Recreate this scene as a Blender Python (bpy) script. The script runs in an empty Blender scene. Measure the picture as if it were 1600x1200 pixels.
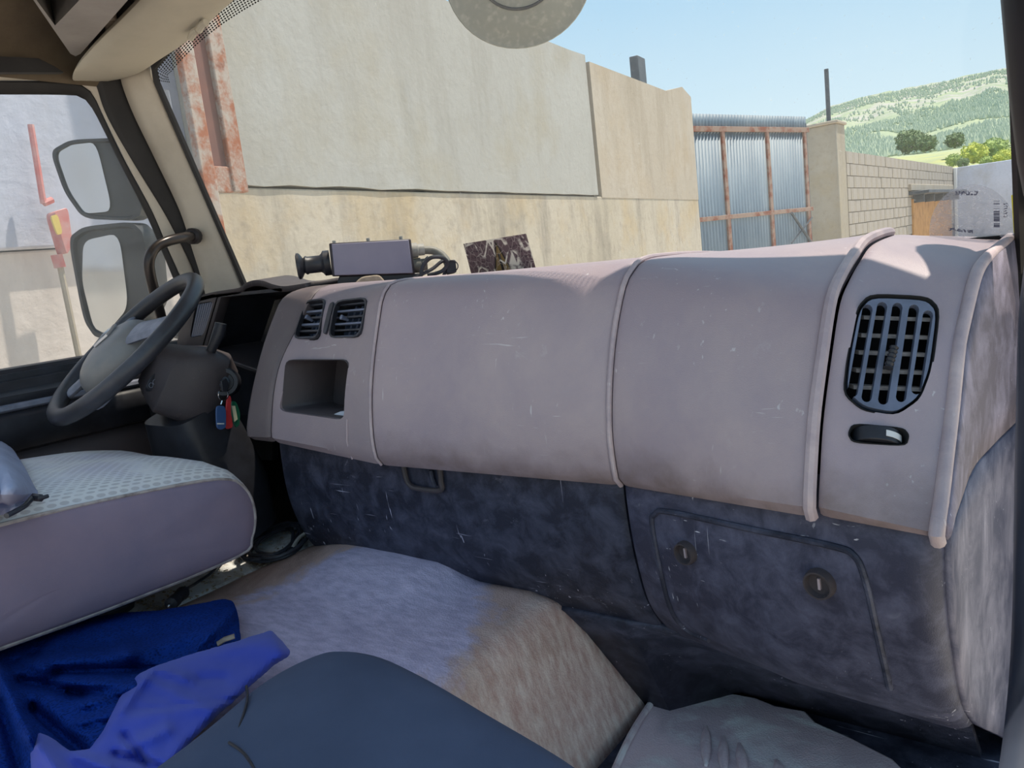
import bpy, bmesh, math, random
import numpy as np
from mathutils import Vector, Matrix, noise
from mathutils.geometry import delaunay_2d_cdt
random.seed(7)
SC = bpy.context.scene
COL = SC.collection
H = 2.0                     # eye height above the yard; all lengths below are metres relative to the eye
FPX = 1200.0                # focal length in pixels of the 1600 px frame

# ------------------------------------------------------------------ camera
_d = np.array([878, 7360, 1200.]); _d /= np.linalg.norm(_d)
_z = np.array([0, 0, 1.]); _zh = _z - (_z @ _d) * _d; _zh /= np.linalg.norm(_zh)
_rh = np.cross(_d, _zh)
if _rh[0] < 0: _rh = -_rh
_a = math.radians(38)
CM = np.array([math.cos(_a) * _rh - math.sin(_a) * _zh, math.cos(_a) * _zh + math.sin(_a) * _rh, -_d])
cam = bpy.data.cameras.new('camera'); camo = bpy.data.objects.new('camera', cam); COL.objects.link(camo)
cam.sensor_fit = 'HORIZONTAL'; cam.sensor_width = 36; cam.lens = 36 * FPX / 1600
cam.clip_start = .02; cam.clip_end = 5000
_m = Matrix(((CM[0, 0], -CM[0, 1], -CM[0, 2]), (CM[1, 0], -CM[1, 1], -CM[1, 2]), (CM[2, 0], -CM[2, 1], -CM[2, 2])))
camo.matrix_world = Matrix.Translation((0, 0, H)) @ _m.to_4x4()
SC.camera = camo

# ------------------------------------------------------------------ sky, sun, exposure
W = bpy.data.worlds.new('sky'); SC.world = W; W.use_nodes = True
nt = W.node_tree; nt.nodes.clear()
tc = nt.nodes.new('ShaderNodeTexCoord'); sx = nt.nodes.new('ShaderNodeSeparateXYZ')
rp = nt.nodes.new('ShaderNodeValToRGB'); bg = nt.nodes.new('ShaderNodeBackground'); wo = nt.nodes.new('ShaderNodeOutputWorld')
nt.links.new(tc.outputs['Generated'], sx.inputs[0]); nt.links.new(sx.outputs['Z'], rp.inputs[0])
cr = rp.color_ramp
cr.elements[0].position = 0; cr.elements[0].color = (.86, .93, .96, 1)
cr.elements[1].position = 1; cr.elements[1].color = (.42, .60, .86, 1)
e = cr.elements.new(.10); e.color = (.70, .88, .96, 1)
e = cr.elements.new(.30); e.color = (.42, .68, .90, 1)
nt.links.new(rp.outputs[0], bg.inputs[0]); bg.inputs[1].default_value = 1.0
nt.links.new(bg.outputs[0], wo.inputs[0])
sun = bpy.data.lights.new('sun', 'SUN'); sun.energy = 7.0; sun.angle = math.radians(.6); sun.color = (1, .91, .76)
suno = bpy.data.objects.new('sun', sun); COL.objects.link(suno)
suno.location = (6, 2, 14)
suno.rotation_euler = Vector((.17, .30, .94)).to_track_quat('Z', 'Y').to_euler()
SC.view_settings.view_transform = 'Standard'; SC.view_settings.look = 'None'
SC.view_settings.gamma = 1; SC.view_settings.use_curve_mapping = False
SC.view_settings.exposure = 0.0

# ------------------------------------------------------------------ helpers
def ray(x, y):
    return CM @ np.array([(x - 800) / FPX, (y - 600) / FPX, 1.])
def P(x, y, X=None, Y=None, Z=None, D=None):
    r = ray(x, y)
    s = X / r[0] if X is not None else Y / r[1] if Y is not None else Z / r[2] if Z is not None else D
    return r * s
def Pp(x, y, p0, n):
    r = ray(x, y); return r * (np.dot(p0, n) / np.dot(r, n))
WL = {}
def tag(o, label=None, cat=None, group=None, kind=None):
    if label: o['label'] = label
    if cat: o['category'] = cat
    if group: o['group'] = group
    if kind: o['kind'] = kind
    return o
def thing(name, loc, label, cat, group=None, kind=None):
    o = bpy.data.objects.new(name, None); COL.objects.link(o)
    o.empty_display_size = .05
    l = Vector((loc[0], loc[1], loc[2] + H)); o.location = l; WL[o] = l
    return tag(o, label, cat, group, kind)
def mk(name, verts, faces, mat, parent=None, smooth=True, bevel=0, solid=0, sub=0, seg=2, off=-1, bake=False):
    v = [Vector((float(p[0]), float(p[1]), float(p[2]) + H)) for p in verts]
    lo = [min(p[i] for p in v) for i in range(3)]; hi = [max(p[i] for p in v) for i in range(3)]
    org = Vector(((lo[0] + hi[0]) / 2, (lo[1] + hi[1]) / 2, lo[2]))
    me = bpy.data.meshes.new(name)
    me.from_pydata([p - org for p in v], [], faces); me.validate(); me.update()
    bm = bmesh.new(); bm.from_mesh(me); bmesh.ops.recalc_face_normals(bm, faces=bm.faces); bm.to_mesh(me); bm.free()
    if mat: me.materials.append(mat)
    if smooth:
        me.polygons.foreach_set('use_smooth', [True] * len(me.polygons))
    o = bpy.data.objects.new(name, me); COL.objects.link(o)
    WL[o] = org
    if parent:
        o.parent = parent; o.location = org - WL[parent]
    else: o.location = org
    if solid:
        m = o.modifiers.new('s', 'SOLIDIFY'); m.thickness = solid; m.offset = off
    if bevel:
        m = o.modifiers.new('b', 'BEVEL'); m.width = bevel; m.segments = seg; m.limit_method = 'ANGLE'; m.angle_limit = math.radians(40)
    if sub:
        m = o.modifiers.new('u', 'SUBSURF'); m.levels = sub; m.render_levels = sub
    if bevel or solid or smooth:
        try:
            bpy.context.view_layer.update()
            for pl in me.polygons: pass
            me.set_sharp_from_angle(angle=math.radians(38))
        except Exception: pass
    if bake: bakeo(o)
    return o
def bakeo(o):
    bpy.context.view_layer.update()
    dg = bpy.context.evaluated_depsgraph_get()
    me = bpy.data.meshes.new_from_object(o.evaluated_get(dg))
    o.modifiers.clear(); o.data = me
    return o
def cut(o, cv, cf):
    c = mk('cutter', cv, cf, None, smooth=False)
    m = o.modifiers.new('c', 'BOOLEAN'); m.object = c; m.operation = 'DIFFERENCE'; m.solver = 'EXACT'; m.use_self = False
    bakeo(o)
    bpy.data.objects.remove(c)
    o.data.set_sharp_from_angle(angle=math.radians(35))
    return o
def loft(rings, closed=True, caps=True):
    n = len(rings[0]); v = [p for r in rings for p in r]; f = []
    for i in range(len(rings) - 1):
        for j in range(n if closed else n - 1):
            k = (j + 1) % n
            f.append((i * n + j, i * n + k, (i + 1) * n + k, (i + 1) * n + j))
    if closed and caps:
        f.append(tuple(range(n))[::-1]); f.append(tuple((len(rings) - 1) * n + j for j in range(n)))
    return v, f
def crom(pts, per=6, closed=False):
    p = [np.array(q, float) for q in pts]; n = len(p); out = []
    rng = range(n if closed else n - 1)
    for i in rng:
        if closed: a, b, c, d = p[(i - 1) % n], p[i], p[(i + 1) % n], p[(i + 2) % n]
        else: a, b, c, d = p[max(i - 1, 0)], p[i], p[i + 1], p[min(i + 2, n - 1)]
        for k in range(per):
            t = k / per
            out.append(.5 * ((2 * b) + (c - a) * t + (2 * a - 5 * b + 4 * c - d) * t * t + (3 * b - a - 3 * c + d) * t ** 3))
    if not closed: out.append(p[-1])
    return out
def resample(pts, n):
    p = np.array(pts, float); d = np.r_[0, np.cumsum(np.linalg.norm(np.diff(p, axis=0), axis=1))]
    t = np.linspace(0, d[-1], n)
    return [np.array([np.interp(x, d, p[:, k]) for k in range(p.shape[1])]) for x in t]
def tubev(path, r, seg=10, closed=False, flat=1.0):
    p = [np.array(q, float) for q in path]; n = len(p)
    rr = r if hasattr(r, '__len__') else [r] * n
    rings = []; up = None
    for i in range(n):
        if closed: t = p[(i + 1) % n] - p[(i - 1) % n]
        else: t = p[min(i + 1, n - 1)] - p[max(i - 1, 0)]
        t = t / (np.linalg.norm(t) + 1e-12)
        if up is None:
            up = np.cross(t, [0, 0, 1.]) if abs(t[2]) < .9 else np.cross(t, [1., 0, 0])
        up = up - np.dot(up, t) * t; up /= np.linalg.norm(up) + 1e-12
        w = np.cross(t, up)
        rings.append([p[i] + rr[i] * (math.cos(a) * up + flat * math.sin(a) * w) for a in np.linspace(0, 2 * math.pi, seg, endpoint=False)])
    if closed: rings.append(rings[0])
    return loft(rings, True, not closed)
def tube(name, path, r, mat, parent=None, seg=10, closed=False, per=0, flat=1.0):
    if per: path = crom(path, per, closed)
    v, f = tubev(path, r, seg, closed, flat)
    return mk(name, v, f, mat, parent)
def prism(poly, vec):
    n = len(poly); a = [np.array(p, float) for p in poly]; b = [p + np.array(vec, float) for p in a]
    f = [tuple(range(n))[::-1], tuple(range(n, 2 * n))] + [(i, (i + 1) % n, n + (i + 1) % n, n + i) for i in range(n)]
    return a + b, f
def boxv(c, s, R=None):
    x, y, z = s[0] / 2, s[1] / 2, s[2] / 2
    v = [np.array(q, float) for q in ((-x, -y, -z), (x, -y, -z), (x, y, -z), (-x, y, -z), (-x, -y, z), (x, -y, z), (x, y, z), (-x, y, z))]
    if R is not None: v = [np.array(R) @ q for q in v]
    v = [q + np.array(c, float) for q in v]
    return v, [(0, 3, 2, 1), (4, 5, 6, 7), (0, 1, 5, 4), (1, 2, 6, 5), (2, 3, 7, 6), (3, 0, 4, 7)]
def join(*vf):
    V, F = [], []
    for v, f in vf:
        k = len(V); V += list(v); F += [tuple(i + k for i in q) for q in f]
    return V, F
def rounded(poly, r=.25, n=3):
    """round the corners of a 2-D pixel outline"""
    out = []; m = len(poly); p = [np.array(q, float) for q in poly]
    for i in range(m):
        a, b, c = p[i - 1], p[i], p[(i + 1) % m]
        u = b + (a - b) * r; w = b + (c - b) * r
        for k in range(n + 1):
            t = k / n; out.append((1 - t) ** 2 * u + 2 * t * (1 - t) * b + t * t * w)
    return out
def frame_of(n, up=(0, 0, 1)):
    n = np.array(n, float); n /= np.linalg.norm(n)
    u = np.cross(up, n)
    if np.linalg.norm(u) < 1e-6: u = np.array([1., 0, 0])
    u /= np.linalg.norm(u); return u, np.cross(n, u), n
def lathe(c, n, prof, seg=24):
    """prof: list of (radius, height along n)"""
    u, w, n = frame_of(n); rings = []
    for r, h in prof:
        rings.append([np.array(c) + n * h + r * (math.cos(a) * u + math.sin(a) * w) for a in np.linspace(0, 2 * math.pi, seg, endpoint=False)])
    return loft(rings, True, True)
def fbm(p, s=1, o=4):
    return noise.fractal(Vector((p[0] * s, p[1] * s, p[2] * s)), 1.0, 2.0, o)
def cdt(poly, step):
    """triangulated 2-D polygon with interior points"""
    n = len(poly); pv = []
    for i in range(n):
        a, b = np.array(poly[i], float), np.array(poly[(i + 1) % n], float)
        k = max(1, int(np.linalg.norm(b - a) / step))
        for j in range(k): pv.append(a + (b - a) * j / k)
    m = len(pv); P2 = np.array(pv); lo, hi = P2.min(0), P2.max(0)
    def inside(q):
        c = False; j = m - 1
        for i in range(m):
            if (P2[i, 1] > q[1]) != (P2[j, 1] > q[1]) and q[0] < (P2[j, 0] - P2[i, 0]) * (q[1] - P2[i, 1]) / (P2[j, 1] - P2[i, 1]) + P2[i, 0]: c = not c
            j = i
        return c
    pts = [Vector(q) for q in pv]
    for iy in range(int((hi[1] - lo[1]) / step) + 1):
        for ix in range(int((hi[0] - lo[0]) / step) + 1):
            q = np.array([lo[0] + (ix + .5 * (iy % 2)) * step, lo[1] + iy * step])
            if inside(q) and np.min(np.linalg.norm(P2 - q, axis=1)) > step * .6: pts.append(Vector(q))
    r = delaunay_2d_cdt(pts, [(i, (i + 1) % m) for i in range(m)], [], 1, 1e-4)
    return [np.array(q) for q in r[0]], [tuple(t) for t in r[2]], P2

# ------------------------------------------------------------------ materials
def srgb(r, g, b):
    f = lambda c: (c / 255 / 12.92) if c / 255 <= .04045 else ((c / 255 + .055) / 1.055) ** 2.4
    return (f(r), f(g), f(b), 1)
class NM:
    def __init__(s, name):
        s.m = bpy.data.materials.new(name); s.m.use_nodes = True; s.t = s.m.node_tree; s.n = s.t.nodes
        s.b = s.n['Principled BSDF']; s.out = s.n['Material Output']
        s.tc = s.n.new('ShaderNodeTexCoord'); s.co = s.tc.outputs['Object']
    def link(s, a, b): s.t.links.new(a, b)
    def noise(s, scale, detail=6, rough=.6, co=None, dist=0):
        q = s.n.new('ShaderNodeTexNoise'); q.inputs['Scale'].default_value = scale; q.inputs['Detail'].default_value = detail
        q.inputs['Roughness'].default_value = rough; q.inputs['Distortion'].default_value = dist
        s.link(co or s.co, q.inputs['Vector']); return q.outputs['Fac']
    def mapping(s, scale=(1, 1, 1), rot=(0, 0, 0), loc=(0, 0, 0)):
        q = s.n.new('ShaderNodeMapping'); q.inputs['Scale'].default_value = scale; q.inputs['Rotation'].default_value = rot
        q.inputs['Location'].default_value = loc; s.link(s.co, q.inputs['Vector']); return q.outputs[0]
    def ramp(s, fac, lo, hi, a=0., b=1.):
        q = s.n.new('ShaderNodeMapRange'); q.inputs['From Min'].default_value = lo; q.inputs['From Max'].default_value = hi
        q.inputs['To Min'].default_value = a; q.inputs['To Max'].default_value = b; s.link(fac, q.inputs['Value']); return q.outputs[0]
    def mix(s, fac, a, b):
        q = s.n.new('ShaderNodeMix'); q.data_type = 'RGBA'
        for i, v in ((0, fac), (6, a), (7, b)):
            if isinstance(v, (tuple, float, int)): q.inputs[i].default_value = v
            else: s.link(v, q.inputs[i])
        return q.outputs[2]
    def math(s, op, a, b=None):
        q = s.n.new('ShaderNodeMath'); q.operation = op
        for i, v in enumerate((a, b)):
            if v is None: continue
            if isinstance(v, (float, int)): q.inputs[i].default_value = v
            else: s.link(v, q.inputs[i])
        return q.outputs[0]
    def bump(s, h, strength=.2, dist=.002):
        q = s.n.new('ShaderNodeBump'); q.inputs['Strength'].default_value = strength; q.inputs['Distance'].default_value = dist
        s.link(h, q.inputs['Height']); s.link(q.outputs[0], s.b.inputs['Normal'])
    def col(s, c):
        if isinstance(c, tuple): s.b.inputs['Base Color'].default_value = c
        else: s.link(c, s.b.inputs['Base Color'])
    def sep(s, co=None):
        q = s.n.new('ShaderNodeSeparateXYZ'); s.link(co or s.co, q.inputs[0]); return q.outputs
def plain(name, c, rough=.6, c2=None, scale=10, lo=.42, hi=.68, grain=0, gscale=900, metal=0, spec=.4, detail=8):
    k = NM(name); k.b.inputs['Roughness'].default_value = rough; k.b.inputs['Metallic'].default_value = metal
    k.b.inputs['Specular IOR Level'].default_value = spec
    if c2: k.col(k.mix(k.ramp(k.noise(scale, detail, .62), lo, hi), c, c2))
    else: k.col(c)
    if grain: k.bump(k.noise(gscale, 2, .5), grain, .001)
    return k.m
def worn(name, c, dust, scratch, rough=.55, dsc=5, dlo=.45, dhi=.75, damt=.8, samt=.6, grain=.35, gscale=700, spec=.4, patch=None, grime=None):
    k = NM(name); k.b.inputs['Roughness'].default_value = rough; k.b.inputs['Specular IOR Level'].default_value = spec
    d = k.ramp(k.noise(dsc, 9, .65, dist=.4), dlo, dhi, 0, damt)
    c1 = k.mix(d, c, dust)
    s1 = k.ramp(k.noise(150, 2, .5, k.mapping((1, 1, .035), (.35, .5, .2)), .3), .69, .74)
    s2 = k.ramp(k.noise(170, 2, .5, k.mapping((.05, 1, 1), (.2, .9, -.5)), .3), .70, .75)
    s3 = k.ramp(k.noise(26, 8, .75, dist=1.2), .60, .74, 0, .55)
    mk1 = k.ramp(k.noise(7, 3, .5), .5, .6)
    s = k.math('MULTIPLY', k.math('MAXIMUM', k.math('MULTIPLY', k.math('MAXIMUM', s1, s2), mk1), k.math('MULTIPLY', s3, k.ramp(k.noise(4.5, 4, .6), .52, .64))), samt)
    c2 = k.mix(s, c1, scratch)
    if patch:
        pc, psc, plo, phi = patch
        c2 = k.mix(k.ramp(k.noise(psc, 10, .7), plo, phi), c2, pc)
    if grime:
        g = k.math('MULTIPLY', k.ramp(k.math('ADD', k.sep()[2], k.math('MULTIPLY', k.noise(9, 6, .65), .12)), .13, .07), k.ramp(k.noise(20, 6, .6), .3, .6, .3, .8))
        c2 = k.mix(g, c2, grime)
    k.col(c2); k.bump(k.noise(gscale, 2, .5), grain, .0012)
    return k.m
M = {}
M['dash'] = worn('dash_plastic', srgb(108, 98, 99), srgb(126, 114, 108), srgb(180, 170, 165), .46, 4, .42, .8, .8, .4, spec=.5, grime=srgb(78, 67, 62))
M['dash_dark'] = worn('dash_surround_plastic', srgb(84, 76, 78), srgb(100, 92, 92), srgb(120, 112, 110), .5, 5, .5, .8, .6, .3)
M['bead'] = worn('bead_plastic', srgb(112, 102, 102), srgb(140, 128, 122), srgb(190, 180, 172), .5, 12, .4, .7, .8, .3)
M['black'] = worn('black_textured_plastic', srgb(18, 20, 29), srgb(78, 81, 98), srgb(112, 112, 124), .5, 22, .42, .80, .32, .95, grain=.5, gscale=600)
M['blackp'] = plain('black_plastic', srgb(27, 28, 33), .42, srgb(42, 44, 52), 14, .4, .8, .1, 1200)
M['void'] = plain('dark_cavity', srgb(14, 14, 17), .8)
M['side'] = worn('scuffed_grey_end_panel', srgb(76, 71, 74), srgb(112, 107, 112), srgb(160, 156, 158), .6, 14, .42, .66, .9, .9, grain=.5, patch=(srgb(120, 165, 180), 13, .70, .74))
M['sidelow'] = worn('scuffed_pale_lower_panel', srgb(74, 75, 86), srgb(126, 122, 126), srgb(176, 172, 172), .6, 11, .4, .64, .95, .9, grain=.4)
M['ventblue'] = plain('vent_blue_grey_plastic', srgb(70, 77, 94), .38, srgb(92, 100, 120), 20, .4, .8, .05, spec=.5)
M['louver'] = plain('dusty_louver', srgb(110, 104, 100), .7, srgb(70, 66, 66), 40)
M['white'] = plain('white_plastic', srgb(215, 215, 215), .4)
M['wheelrim'] = plain('steering_rim_rubber', srgb(36, 37, 42), .38, srgb(54, 56, 64), 9, .45, .8, .15, 1500, spec=.5)
M['wheelpad'] = plain('steering_pad_grey', srgb(96, 96, 98), .36, srgb(110, 108, 104), 10, .4, .7, .08, 1500, spec=.5)
M['spoke'] = plain('spoke_plastic', srgb(88, 92, 104), .45, srgb(110, 114, 128), 30, .4, .7, .1)
M['chrome'] = plain('chrome', srgb(210, 212, 216), .2, metal=1)
M['silver'] = plain('silver_emblem', srgb(190, 190, 192), .35, metal=.7)
M['steelb'] = plain('brown_handle_metal', srgb(62, 56, 54), .28, metal=.6)
M['beige'] = plain('beige_pillar_trim', srgb(176, 168, 156), .6, srgb(152, 143, 131), 5, .45, .8, .15, 900)
M['visor'] = plain('beige_visor_vinyl', srgb(166, 160, 147), .65, srgb(146, 140, 128), 4, .45, .8, .2, 700)
M['headliner'] = plain('brown_headliner', srgb(118, 104, 86), .9, srgb(88, 76, 64), 6, .4, .75, .2, 300)
M['console'] = plain('console_grey', srgb(112, 108, 106), .6, srgb(96, 92, 90), 6, .4, .7, .15, 800)
M['rubber'] = plain('black_rubber', srgb(30, 28, 29), .55, srgb(48, 45, 45), 8, .4, .8)
M['rubber2'] = plain('blue_black_rubber', srgb(40, 44, 56), .35, srgb(60, 66, 80), 4, .4, .7, spec=.5)
M['pillar_dark'] = plain('dark_door_pillar', srgb(34, 30, 34), .55, srgb(52, 44, 44), 5, .4, .8)
M['navy_side'] = plain('seat_side_cloth', srgb(98, 87, 93), .9, srgb(86, 79, 88), 5, .4, .7, .25, 1400)
M['black_seat'] = plain('passenger_seat_cloth', srgb(46, 52, 60), .9, srgb(54, 60, 68), 6, .4, .75, .3, 1500)
M['pipe'] = plain('seat_piping', srgb(168, 158, 154), .8, srgb(120, 110, 108), 40, .45, .7)
M['greycloth'] = plain('pale_blue_cloth', srgb(150, 158, 182), .9, srgb(134, 140, 164), 8, .4, .7, .2, 1300)
M['cable'] = plain('black_cable', srgb(34, 35, 40), .45, srgb(50, 52, 60), 30)
M['cablew'] = plain('white_cable', srgb(200, 195, 185), .5)
M['cableg'] = plain('grey_conduit', srgb(128, 126, 118), .5, srgb(98, 96, 90), 40)
M['gland'] = plain('grey_gland', srgb(168, 165, 158), .5, srgb(140, 138, 132), 60)
M['boxface'] = plain('slate_box_face', srgb(104, 102, 118), .45, srgb(94, 92, 110), 6, .4, .7)
M['boxside'] = plain('dark_box_edge', srgb(38, 34, 44), .5, srgb(60, 52, 56), 40)
M['paper'] = plain('white_paper', srgb(205, 208, 218), .8)
M['putty'] = plain('tan_foam_block', srgb(170, 155, 138), .9, srgb(130, 118, 105), 40)
M['tagblue'] = plain('blue_plastic_tag', srgb(62, 92, 140), .35, spec=.5)
M['taggreen'] = plain('green_plastic_tag', srgb(22, 82, 62), .35, spec=.5)
M['tagred'] = plain('red_plastic_tag', srgb(205, 62, 66), .4)
M['cream'] = plain('cream_tag_card', srgb(190, 188, 160), .6)
M['steel'] = plain('dark_steel', srgb(66, 74, 84), .5, srgb(90, 96, 104), 8, metal=.2)
M['yellow'] = plain('yellow_sticker_film', srgb(214, 205, 60), .5, srgb(180, 172, 50), 30)
M['mirror'] = plain('mirror_glass', (.62, .64, .64, 1), .08, metal=1)
M['mirrorh'] = plain('mirror_housing', srgb(44, 47, 53), .5, srgb(58, 61, 66), 6)
M['mirrorh2'] = plain('dusty_grey_mirror_housing', srgb(128, 130, 124), .6, srgb(150, 150, 142), 60, .5, .7)
M['red'] = plain('faint_reflection_red', srgb(196, 122, 120), .5, srgb(200, 168, 164), 12)  # red paled to the faintness of a window reflection
M['refl_amber'] = plain('reflection_amber', srgb(214, 190, 110), .3)  # amber spot of the same window reflection
M['wood'] = plain('ochre_door', srgb(190, 142, 84), .7, srgb(160, 112, 62), 4)
M['trunk'] = plain('bark', srgb(88, 72, 56), .9)

def concrete(name, base, dark, pale, warm, zstreak=True):
    k = NM(name); k.b.inputs['Roughness'].default_value = .9; k.b.inputs['Specular IOR Level'].default_value = .2
    c = k.mix(k.ramp(k.noise(.8, 8, .6), .35, .7), base, pale)
    c = k.mix(k.ramp(k.noise(2.2, 10, .7, k.mapping((1, 1, .18))), .52, .74, 0, .8), c, dark)
    c = k.mix(k.ramp(k.noise(1.3, 8, .65), .5, .7, 0, .85), c, warm)
    c = k.mix(k.ramp(k.noise(14, 8, .7), .5, .8, 0, .5), c, dark)
    c = k.mix(k.ramp(k.noise(30, 4, .6, k.mapping((1, 1, .1))), .66, .74, 0, .35), c, pale)
    k.col(c); k.bump(k.noise(25, 8, .6), .35, .01); return k.m
M['conc_up'] = concrete('precast_grey_concrete', srgb(178, 175, 166), srgb(162, 157, 146), srgb(188, 186, 178), srgb(176, 169, 152))
M['conc_rt'] = concrete('precast_tan_concrete', srgb(166, 155, 133), srgb(144, 132, 110), srgb(180, 170, 150), srgb(170, 155, 128))
M['conc_lo'] = concrete('stained_base_concrete', srgb(172, 162, 138), srgb(116, 109, 96), srgb(188, 178, 156), srgb(178, 158, 120))
M['conc_pale'] = concrete('pale_render_wall', srgb(186, 188, 190), srgb(160, 162, 164), srgb(204, 206, 208), srgb(180, 176, 168))
M['conc_post'] = concrete('gate_pillar_concrete', srgb(168, 158, 138), srgb(142, 132, 112), srgb(188, 178, 158), srgb(178, 162, 130))
M['joint'] = plain('dark_joint', srgb(92, 88, 82), .9, srgb(70, 66, 62), 10)
M['block'] = concrete('concrete_block', srgb(166, 156, 138), srgb(136, 127, 110), srgb(186, 178, 160), srgb(174, 160, 132))
M['block2'] = concrete('tan_concrete_block', srgb(178, 168, 148), srgb(146, 136, 118), srgb(198, 190, 172), srgb(184, 170, 142))
M['mortar'] = plain('mortar', srgb(140, 132, 118), .95, srgb(120, 112, 98), 10)
M['ground'] = plain('yard_gravel', srgb(206, 196, 180), .95, srgb(184, 174, 158), 2, .4, .7, .5, 60)
def rustm():
    k = NM('rusty_white_steel'); k.b.inputs['Roughness'].default_value = .8
    c = k.mix(k.ramp(k.noise(7, 10, .7), .42, .56), srgb(150, 92, 66), srgb(164, 154, 146))
    c = k.mix(k.ramp(k.noise(16, 8, .7), .55, .7), c, srgb(122, 72, 54)); k.col(c); k.bump(k.noise(60, 6, .6), .4, .004); return k.m
M['rustw'] = rustm()
M['rustd'] = plain('brown_primer_steel', srgb(92, 64, 57), .7, srgb(104, 70, 60), 8)
M['rustrail'] = plain('rust_streaked_rail', srgb(150, 128, 116), .7, srgb(128, 72, 52), 5, .45, .6)
def sheetm():
    k = NM('corrugated_galvanised_sheet'); k.b.inputs['Roughness'].default_value = .5; k.b.inputs['Specular IOR Level'].default_value = .2
    c = k.mix(k.ramp(k.noise(3, 8, .7, k.mapping((1, 1, .2))), .4, .75), srgb(122, 138, 148), srgb(160, 172, 176))
    k.col(c); return k.m
M['sheet'] = sheetm()
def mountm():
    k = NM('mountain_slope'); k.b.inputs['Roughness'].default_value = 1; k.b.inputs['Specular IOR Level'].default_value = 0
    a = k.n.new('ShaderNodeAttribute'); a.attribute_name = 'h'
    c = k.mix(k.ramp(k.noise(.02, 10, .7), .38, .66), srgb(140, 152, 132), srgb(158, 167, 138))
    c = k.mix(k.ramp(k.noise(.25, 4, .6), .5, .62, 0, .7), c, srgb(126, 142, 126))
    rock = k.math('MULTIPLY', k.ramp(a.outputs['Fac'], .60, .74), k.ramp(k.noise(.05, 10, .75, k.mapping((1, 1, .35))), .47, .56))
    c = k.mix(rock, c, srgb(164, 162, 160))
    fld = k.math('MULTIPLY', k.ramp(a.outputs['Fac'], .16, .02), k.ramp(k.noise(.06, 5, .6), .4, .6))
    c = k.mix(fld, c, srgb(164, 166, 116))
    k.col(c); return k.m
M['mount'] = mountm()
def leafm(n, a, b):
    k = NM(n); k.b.inputs['Roughness'].default_value = .8; k.col(k.mix(k.ramp(k.noise(1.2, 5, .6), .4, .62), srgb(*a), srgb(*b)))
    return k.m
M['leafy'] = leafm('yellow_green_leaves', (196, 200, 84), (150, 168, 70))
M['leafd'] = leafm('dark_green_leaves', (108, 130, 84), (84, 106, 70))
M['leafm'] = leafm('mid_green_leaves', (156, 176, 92), (116, 140, 78))
M['pine'] = leafm('hazy_pine_green', (170, 184, 164), (184, 194, 168))  # distance haze mixed into the pale needle colour
def glassm(name, dust, tint=(1, 1, 1, 1), gl=.06, dcol=(.8, .8, .76, 1), speck=.2):
    k = NM(name); k.n.remove(k.b)
    tr = k.n.new('ShaderNodeBsdfTransparent'); tr.inputs[0].default_value = tint
    gs = k.n.new('ShaderNodeBsdfGlossy'); gs.inputs['Roughness'].default_value = .02
    df = k.n.new('ShaderNodeBsdfDiffuse'); df.inputs[0].default_value = dcol
    tl = k.n.new('ShaderNodeBsdfTranslucent'); tl.inputs[0].default_value = dcol
    ad = k.n.new('ShaderNodeMixShader'); k.link(df.outputs[0], ad.inputs[1]); k.link(tl.outputs[0], ad.inputs[2])
    m1 = k.n.new('ShaderNodeMixShader'); m2 = k.n.new('ShaderNodeMixShader')
    fr = k.n.new('ShaderNodeFresnel'); fr.inputs[0].default_value = 1.3
    k.link(k.math('MULTIPLY', fr.outputs[0], gl * 10), m1.inputs[0]); k.link(tr.outputs[0], m1.inputs[1]); k.link(gs.outputs[0], m1.inputs[2])
    f = k.math('ADD', k.ramp(k.noise(3, 6, .6), .3, .7, dust * .5, dust * 1.4), k.ramp(k.noise(160, 2, .5), .70, .76, 0, speck))
    k.link(f, m2.inputs[0]); k.link(m1.outputs[0], m2.inputs[1]); k.link(ad.outputs[0], m2.inputs[2])
    k.link(m2.outputs[0], k.out.inputs[0]); return k.m
M['glass'] = glassm('dusty_windscreen_glass', .06, gl=.03)
M['glassd'] = glassm('dusty_door_glass', .07, gl=.05, speck=.1)
def fritm():
    k = NM('black_dotted_screen_print'); tr = k.n.new('ShaderNodeBsdfTransparent'); mx = k.n.new('ShaderNodeMixShader')
    uv = k.tc.outputs['UV']; v = k.n.new('ShaderNodeVectorMath'); v.operation = 'FRACTION'; k.link(uv, v.inputs[0])
    q = k.sep(v.outputs[0]); a = k.math('SUBTRACT', q[0], .5); b = k.math('SUBTRACT', q[1], .5)
    r = k.math('SQRT', k.math('ADD', k.math('MULTIPLY', a, a), k.math('MULTIPLY', b, b)))
    k.col((.02, .02, .02, 1)); k.link(k.math('LESS_THAN', r, .33), mx.inputs[0]); k.link(tr.outputs[0], mx.inputs[1]); k.link(k.b.outputs[0], mx.inputs[2])
    k.link(mx.outputs[0], k.out.inputs[0]); return k.m
M['frit'] = fritm()
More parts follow.
